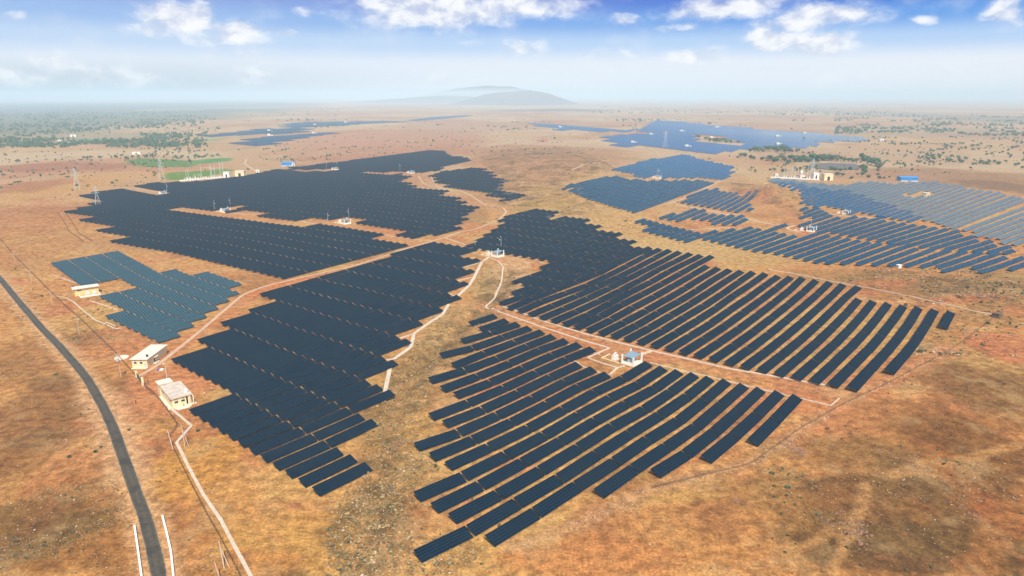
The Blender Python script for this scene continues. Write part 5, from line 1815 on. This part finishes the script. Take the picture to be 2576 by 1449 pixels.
c1, c2, c3, c4 = crop(0, 220), crop(644, 220), crop(1288, 220), crop(1932, 220)
add_trees(c1, "60,720,14 55,680,22 180,740,30 165,745,26 280,755,18 115,800,14 320,780,8 470,725,16 745,740,16 805,730,20 830,728,16 180,640,12 325,835,18 365,835,14 90,975,14 120,975,20 150,962,24 180,952,24 205,948,18 310,930,16 15,1010,20 25,880,24 45,880,18 730,1035,22 700,1080,14 765,985,20 785,990,16 820,940,14 835,895,10 895,912,12 850,990,12 560,1110,14 680,815,12 300,885,14 1050,770,10 985,755,10 890,775,8", 'green bush on the far left slope')
add_trees(c1, "1290,725,24 1335,760,26 1355,785,16 1400,770,16 1440,775,22 1470,770,18 1640,740,18 1620,790,18 1745,735,24 1765,745,14 1800,715,14 1905,740,26 1920,760,20 1905,670,18 2190,675,16 2215,690,14 1775,590,14 1970,605,10 1860,800,12 2495,825,18 2065,830,14 2330,810,10 1250,655,20 1480,685,22 1530,682,24 1560,688,18 1400,690,16 1440,688,16 1650,600,10 1590,745,14 1600,765,20 1565,745,14 1520,740,14 1260,733,16 2400,632,18 2245,635,10 2290,635,10 1930,655,12", 'green tree around the irrigated plots on the left')
add_trees(c2, "80,625,26 110,620,24 135,615,16 170,648,22 185,668,14 265,628,24 300,622,24 330,618,18 290,700,26 310,695,18 345,680,14 465,665,20 480,672,16 425,550,16 600,555,16 720,686,26 750,682,22 825,668,22 850,666,16 930,605,16 940,622,18 970,595,22 1000,596,18 955,656,14 1065,710,16 1275,610,18 1530,553,20 1545,556,14 1605,550,18 1630,552,14 1690,516,18 1725,516,14 1705,545,16 1780,530,22 1795,538,14 1900,522,14 1870,495,16 1890,488,10 1765,582,20 1645,597,14 1825,380,24 1845,376,14 1870,372,18 1485,405,16 2175,412,20 2200,418,12 2335,390,22 2400,398,22 2430,392,14 2365,430,18 2230,480,10 2215,445,10 900,505,16 1375,655,14 655,692,16 860,607,18 885,605,12 500,612,14 480,625,14 660,622,18 700,614,22 635,624,12 1290,575,14 1310,580,10 1425,548,14 1975,520,12 2480,395,14 2010,530,10 2215,540,8 2045,515,8 1355,600,8 1230,625,8 560,690,10 610,690,8 400,612,12 315,570,18 290,575,12 205,590,14 245,590,12 1500,582,12 1400,450,8 1660,430,12 1310,385,16 1215,395,8 1120,470,8 985,490,12 1715,510,12 1700,355,10 1725,365,8", 'green bush on the pinkish plain behind the left fields')
add_trees(c3, "25,418,16 45,412,10 430,515,22 415,435,10 265,390,6 35,350,12 60,352,10 360,355,10 400,400,8 1605,625,8 1670,640,11 1720,650,10 1480,598,10 1540,600,14 1510,658,10 1450,682,10 1860,660,12 1850,672,10 1915,682,10 1985,720,16 1970,728,12 2030,735,11 2075,745,9 1360,605,8 1330,597,6 2265,795,9 2265,828,14 2405,790,10 2450,850,16 2440,858,12 2190,695,16 2000,675,7 2125,985,8 620,488,6", 'small green tree near the rim of the middle fields')
add_trees(c3, "1850,500,20 1880,505,22 1950,517,20 1990,540,26 2030,535,26 2060,545,26 2095,540,28 2130,545,26 2160,550,24 2200,555,20 2275,552,16 1990,372,16 2010,372,10", 'tree in the grove inside the far right solar field')
add_trees(c3, "2400,645,24 2440,635,28 2480,645,30 2520,640,30 2560,630,30 2300,702,24 2340,690,24 2270,705,14 2400,710,24 2430,718,22 2520,728,22 2560,735,22 2350,725,12", 'tree of the dense grove behind the middle fields')
add_trees(c4, "20,640,30 60,625,26 90,640,34 130,632,34 170,640,34 205,645,26 245,650,20 285,640,20 310,645,16 350,662,14 410,665,16 450,664,14 380,663,12", 'tree of the upper grove row behind the right switchyard')
add_trees(c4, "20,730,34 60,745,30 90,735,30 130,730,34 165,745,30 200,760,30 230,735,38 265,750,36 290,735,40 330,740,40 370,735,36 410,745,34 440,730,36 480,740,34 520,730,36 560,728,38 600,728,38 640,735,30 690,735,32 730,735,30 770,742,26 810,742,24 850,745,24 890,745,20 940,725,32 970,735,32 1010,730,28 1000,760,20 1040,770,34 1080,780,40 1120,790,36 1110,820,24 930,805,26 965,815,34 970,850,28 950,890,24 1010,900,20 1105,835,18 1100,880,16 830,825,18 480,805,16 150,845,24 190,840,16 400,830,26 280,835,20 320,830,20 640,825,22 680,835,22 730,835,20 770,840,18 700,880,24 750,890,22 840,915,18 60,835,16 20,830,14 1170,915,14 1120,915,18 900,880,14", 'tree of the lower grove row around the brown pond')
add_trees(c4, "975,628,14 1170,628,12 1165,635,8 720,668,16 820,607,16 1070,685,10 1525,605,14 1440,660,22 1385,690,22 1365,700,16 1480,680,12 1515,692,14 1620,688,14 1665,742,12 1700,742,10 1725,742,10 1265,780,18 1350,800,10 1330,812,14 1450,832,20 1510,837,16 1280,850,12 1190,848,10 1250,870,8 1360,860,8 1825,742,24 1810,740,20 1780,855,18 1825,858,14 2035,820,22 2050,824,14 1675,877,14 1945,877,12 2295,880,8 2360,655,18 2330,660,16 2445,690,24 2435,705,16 2200,675,22 2195,655,18 2225,750,26 2210,765,18 2310,765,26 2270,745,14 2400,750,12 2490,785,28 2520,775,22 2560,812,24 2560,742,22 2140,720,14 2120,745,10 1590,740,12 1640,710,10 1790,690,10 2030,690,8 2270,695,10 630,672,12 600,675,10 780,690,10 840,690,10 550,590,8 1000,655,8 1130,705,10 1165,690,8 960,700,10 235,420,18 1580,850,6 1755,860,12 2100,740,12", 'scattered tree on the plain beyond the far right field')
add_trees(c4, "1340,565,22 1370,570,20 1400,568,20 1440,570,20 1480,568,20 1520,565,22 1570,550,22 1600,560,18 1640,565,14 1670,565,12 1700,570,14 1740,565,14 1790,605,22 1800,590,16 1760,590,14 1850,570,22 1880,575,20 1930,570,24 1960,570,22 1985,600,18 1930,610,14 2060,590,26 2100,590,20 2120,620,20 2210,590,16 2240,595,22 2235,615,14 2185,610,16 2330,590,14 2370,610,14 2420,635,18 2460,610,24 2500,605,26 2540,630,14 2290,650,14 2120,590,16 2500,560,18 2550,565,22 2250,520,12 2330,525,16 2390,515,12 2170,520,12 2110,520,10 1250,550,18 1280,548,12 1180,545,18 1115,550,12 360,520,22 480,543,14 630,535,16 700,543,16 800,540,18 760,545,14 850,545,14 930,542,16 970,545,20 900,545,12 580,543,12", 'tree in the line beyond the far right solar field')
add_trees(lambda x, y: (x, y), "106,746,36 141,943,20 252,1117,24 188,1195,14 171,858,12 300,1335,0", 'x')
TREES = [q for q in TREES if q[3] != 'x']
NEARB = [(105, 747, 12, 'round dark green bush left of the yellow switch house'), (141, 943, 12, 'dark green bush on the scrub left of the road bend'),
         (186, 854, 7, 'small dark bush between the fence and the road'), (254, 1126, 11, 'green bush at the left edge of the road'),
         (241, 1139, 6, 'tiny round bush at the left edge of the road'), (2059, 1001, 0, ''), (1926, 1003, 0, ''), (174, 1152, 5, 'tiny green bush on the left bank, near the ruts'),
         (2266, 1124, 7, 'bright green bush on the lower right slope'), (39, 678, 9, 'dark bush at the left edge above the road'), (501, 1085, 6, 'small dark bush right of the drain zigzag'),
         (2392, 651, 12, 'larger green bush left of the loose tables in the east field'), (2384, 660, 8, 'smaller green bush left of the loose tables in the east field'),
         (2450, 633, 11, 'green bush among the tables of the east field, upper'), (2470, 639, 8, 'green bush among the tables of the east field, right one'),
         (990, 957, 9, 'green bush beside the pale drain in the gully'), (398, 1090, 0, '')]
for x, y, w_, lb in NEARB:
    if w_:
        TREES.append((x, y, w_ * .55, lb, 0))
print('trees', len(TREES))
TREES.sort(key=lambda q: -q[2])
rest_trees = TREES[300:]
LABN = {}
byl = {}
for q in TREES[:300]:
    byl.setdefault(q[3], []).append(q)
for lb_, qs in byl.items():
    if len(qs) > 1:
        for k_, q in enumerate(sorted(qs, key=lambda q: q[0])):
            LABN[id(q)] = '%s, %s from left' % (lb_.replace('scattered ', '').replace('small ', ''), ordw(k_ + 1))

for n_, q_ in enumerate(TREES[:300]):
    x, y, wD, lb, mi = q_
    p_ = P(x, y)
    dist = math.hypot(p_.x, p_.y, CAM_H)
    wd = max(1.0, wD / FOC * dist * (2.5 if 'grove' in lb else 1.45))
    is_bush = 'bush' in lb
    k = (n_ * 7) % 6
    r = empty_at('bush' if is_bush else 'tree', p_.x, p_.y, random.uniform(0, 6.28))
    hs = (.62 if is_bush else .85) * wd * random.uniform(.85, 1.15)
    r.scale = (wd, wd, hs)
    cat = 'bush' if is_bush else 'tree'
    single = lb in [q[3] for q in NEARB]
    tag(r, LABN.get(id(q_), lb), cat, None if single else lb.replace('green bush', 'green bushes').replace('small green tree', 'small green trees').replace('scattered tree', 'scattered trees').replace('tree of', 'trees of').replace('tree in', 'trees in').replace('green tree', 'green trees'))
    link('crown', CR_ME[(k, 0 if n_ % 5 else 1)], r)
    link('trunk', TRUNKS[k], r)


def scatter_mesh(name, items, mat, label, cat, kind='stuff'):
    """items: (verts, faces) arrays already placed"""
    off, VV, FF = 0, [], []
    for v_, f_ in items:
        VV.append(v_)
        FF.append(f_ + off)
        off += len(v_)
    me = make_mesh(name, np.concatenate(VV), np.concatenate(FF), mat)
    o = link(name, me)
    tag(o, label, cat)
    o['kind'] = kind
    return o


# distant trees too many to count
SM = [crown_arrays(rg, 4, 26, .8, .22) for _ in range(6)]
items = []
rs = np.random.default_rng(77)


def place_far(n, x0, x1, y0, y1, smin, smax, dens=None):
    c = 0
    tries = 0
    while c < n and tries < n * 30:
        tries += 1
        px, py = rs.uniform(x0, x1), y0 + (y1 - y0) * rs.uniform() ** 1.0
        q = G(px, py)
        if dens is not None and vnoise(q[0] / dens, q[1] / dens, 13) * .6 + vnoise(q[0] / dens * 3, q[1] / dens * 3, 14) * .4 < .57:
            continue
        if any(pip(np.array([px]), np.array([py]), POLY[k])[0] for k in POLY):
            continue
        s = rs.uniform(smin * .5, smax * 1.1)
        v_, f_ = SM[rs.integers(6)]
        a = rs.uniform(0, 6.28)
        R = np.array([[math.cos(a), -math.sin(a), 0], [math.sin(a), math.cos(a), 0], [0, 0, 1]])
        items.append(((v_ @ R.T) * np.array([s, s, s * .85]) + np.array([q[0], q[1], hz(*q) - .2]), f_))
        c += 1


place_far(1500, -40, 520, 285, 372, 8, 15, 160)
place_far(500, -40, 900, 275, 330, 9, 15, 260)
place_far(260, 200, 640, 330, 400, 4, 8, 120)
place_far(200, 0, 420, 370, 470, 2.5, 5, 60)
place_far(420, 640, 1500, 300, 410, 2, 5, 60)
place_far(900, 2100, 2620, 290, 345, 7, 14, 160)
place_far(260, 2180, 2620, 345, 420, 4, 9, 70)
place_far(420, 1480, 2300, 268, 306, 9, 16, 300)
place_far(160, 1880, 2300, 375, 450, 2, 5, 50)
place_far(120, 1250, 1900, 300, 330, 5, 10, 150)
for x, y, wD, lb, mi in rest_trees:
    p_ = P(x, y)
    s = max(2.0, wD / FOC * math.hypot(p_.x, p_.y) * 1.25)
    v_, f_ = SM[rs.integers(6)]
    items.append((v_ * np.array([s, s, s * .85]) + np.array([p_.x, p_.y, p_.z - .2]), f_))
scatter_mesh('distant_trees', items, m_leaf, 'distant trees and thickets dotted over the hazy plain', 'trees')

# low scrub, tufts and stones on the rough ground
TU = [crown_arrays(rg, 3, 12, .55, .26) for _ in range(8)]


def rock_shape(rng):
    v_ = np.array([(1, 0, 0), (-1, 0, 0), (0, 1, 0), (0, -1, 0), (0, 0, 1), (0, 0, -.4)], float) * rng.uniform(.6, 1.15, (6, 1))
    return v_, np.array([(0, 2, 4), (2, 1, 4), (1, 3, 4), (3, 0, 4), (2, 0, 5), (1, 2, 5), (3, 1, 5), (0, 3, 5)])


RK = [rock_shape(rg) for _ in range(8)]
tufts, green_t, rocks = [], [], []
RIV = interp = None


def rough_at(x, y):
    i = int(np.clip(np.searchsorted(gx, x) - 1, 0, NX - 2))
    j = int(np.clip(np.searchsorted(gy, y) - 1, 0, NY - 2))
    return rough[j, i], in_field[j, i]


def strew(n, x0, x1, y0, y1, out, shapes, smin, smax, base_p=.0, sq=1.0, patch=None):
    c = 0
    for _ in range(n * 12):
        if c >= n:
            break
        px, py = rs.uniform(x0, x1), rs.uniform(y0, y1)
        q = G(px, py)
        r_, f_ = rough_at(*q)
        if f_ or rs.uniform() > base_p + r_:
            continue
        if patch and vnoise(q[0] / patch, q[1] / patch, 31) < .5:
            continue
        if polydist(np.array([q[0]]), np.array([q[1]]), ROAD)[0] < 3.2:
            continue
        v_, ff = shapes[rs.integers(len(shapes))]
        s = rs.uniform(smin, smax) * (1 if rs.uniform() < .9 else 1.6)
        a = rs.uniform(0, 6.28)
        R = np.array([[math.cos(a), -math.sin(a), 0], [math.sin(a), math.cos(a), 0], [0, 0, 1]])
        out.append(((v_ @ R.T) * np.array([s, s, s * sq]) + np.array([q[0], q[1], hz(*q) - .03])  , ff))
        c += 1


strew(4200, 820, 1300, 660, 1449, tufts, TU, .3, 1.25, 0, .8)
strew(2600, 1500, 2600, 900, 1449, tufts, TU, .22, .75, .15, .6, 14)
strew(700, 2100, 2600, 670, 900, tufts, TU, .7, 2.2, .1, .6, 18)
strew(1700, 0, 330, 850, 1449, tufts, TU, .2, .7, .2, .6, 12)
strew(900, 340, 700, 1040, 1449, tufts, TU, .18, .5, .3, .8, 9)
strew(900, 1200, 1800, 380, 620, tufts, TU, 1.2, 3.5, .15, .4, 30)
strew(500, 0, 450, 430, 860, tufts, TU, .6, 1.8, .3, .6, 30)
strew(110, 1900, 2600, 950, 1449, green_t, TU, .6, 1.5, .3, .8, 20)
strew(160, 0, 620, 850, 1449, green_t, TU, .4, 1.1, .3, .8, 12)
strew(90, 820, 1300, 700, 1449, green_t, TU, .6, 1.5, .05, .9)
strew(120, 2050, 2600, 680, 900, green_t, TU, .9, 2.4, .2, .8, 20)
scatter_mesh('dry_scrub', tufts, m_dry, 'dry brown scrub and grass tufts over the rough ground', 'scrub')
scatter_mesh('green_scrub', green_t, m_leaf2, 'small green shrubs dotted over the rough ground', 'scrub')
strew(450, 850, 1300, 700, 1449, rocks, RK, .12, .45, .02, .6)
strew(500, 1500, 2600, 850, 1449, rocks, RK, .08, .28, .10, .6, 10)
strew(350, 2200, 2600, 680, 900, rocks, RK, .2, .7, .1, .6, 12)
strew(350, 0, 700, 900, 1449, rocks, RK, .08, .28, .2, .6, 9)
strew(500, 1300, 2000, 380, 660, rocks, RK, .3, 1.0, .1, .5, 20)
fl = [np.array(P(a_, b_)) for a_, b_ in pts("2394,879 2282,939 2222,971 2092,1034 1888,1169 1788,1192 1638,1229 1500,1299 1388,1342 1288,1374")]
for a_, b_ in zip(fl, fl[1:]):
    for _ in range(int(np.hypot(*(b_ - a_)[:2]) * 2.2)):
        q = a_ + (b_ - a_) * rs.uniform()
        q = q[:2] + rs.normal(size=2) * .8
        v_, ff = RK[rs.integers(8)]
        rocks.append((v_ * rs.uniform(.08, .34) * np.array([1, 1, .6]) + np.array([q[0], q[1], hz(*q) - .02]), ff))
scatter_mesh('loose_stones', rocks, m_rock, 'pale loose stones scattered over the dry ground', 'stones')

m_rockb, t, bs = material('brown_rock')
pos = t.node('ShaderNodeNewGeometry').outputs['Position']
t.put(bs.inputs['Base Color'], t.mix(t.smooth(t.noise(pos, .6, 4, .7), .35, .65), (.30, .15, .085), (.11, .065, .04)))
bs.inputs['Roughness'].default_value = .9
for n_, (px, py, rp, cnt, sz, lb) in enumerate([(2000, 1132, 26, 60, .9, 'cluster of dark brown rocks just below the right corner of the front field'),
                                 (2150, 1330, 34, 80, .8, 'cluster of dark brown rocks low on the right slope'), (2075, 1310, 20, 30, .6, 'small cluster of brown rocks left of the low right cluster'),
                                 (2470, 742, 30, 50, 1.4, 'reddish rock outcrop near the right edge below the east field'), (2440, 1285, 26, 30, .6, 'few brown stones on the slope near the right edge'),
                                 (2300, 1175, 22, 40, .6, 'patch of brown stones in the middle of the right slope'), (1205, 690, 12, 30, .8, 'brown rocks between the two winding drains'),
                                 (1000, 1120, 14, 40, .7, 'rocks in the gully beside the left field'), (975, 1240, 16, 40, .6, 'rocks in the gully left of the front field'),
                                 (1855, 1260, 18, 30, .5, 'reddish stones below the last rows of the front field'), (1330, 660, 14, 25, .7, 'pale stones at the left corner of the back right field')]):
    VV, FF, off = [], [], 0
    c0 = P(px, py)
    sc = c0.length / FOC
    for _ in range(cnt):
        q = rs.normal(size=2) * rp * sc * np.array([.55, 1.0])
        x_, y_ = c0.x + q[0], c0.y + q[1]
        v_, ff = RK[rs.integers(8)]
        s = sz * rs.uniform(.3, 1.2)
        a = rs.uniform(0, 6.28)
        R = np.array([[math.cos(a), -math.sin(a), 0], [math.sin(a), math.cos(a), 0], [0, 0, 1]])
        VV.append((v_ @ R.T) * np.array([s, s * .8, s * .7]) + np.array([x_ - c0.x, y_ - c0.y, hz(x_, y_) - c0.z - .05]))
        FF.append(ff + off)
        off += len(v_)
    o = link('rock_outcrop', make_mesh('rock_outcrop', np.concatenate(VV), np.concatenate(FF), m_rockb if n_ != 10 else m_rock))
    o.location = c0
    tag(o, lb, 'rocks', 'rock outcrops on the dry slopes')
    o['kind'] = 'stuff'

# ------------------------------------------------------------------ haze
m_hz = bpy.data.materials.new('haze')
m_hz.use_nodes = True
h = NT(m_hz.node_tree)
h.n.clear()
pv = h.node('ShaderNodeVolumePrincipled')
pv.inputs['Color'].default_value = (.70, .90, 1.0, 1)
pv.inputs['Density'].default_value = 0.00015
pv.inputs['Anisotropy'].default_value = -0.25
ho = h.node('ShaderNodeOutputMaterial')
h.l.new(pv.outputs[0], ho.inputs['Volume'])
m_hz.cycles.homogeneous_volume = True if hasattr(m_hz.cycles, 'homogeneous_volume') else True
zlo = float(ZZ.min()) - 2.0
o = MB().box(gx[0] - 50, gx[-1] + 50, gy[0] - 50, gy[-1] + 50, zlo, 215).obj('haze', m_hz)
o['kind'] = 'stuff'
tag(o, 'thin pale haze lying over the whole plain', 'haze')
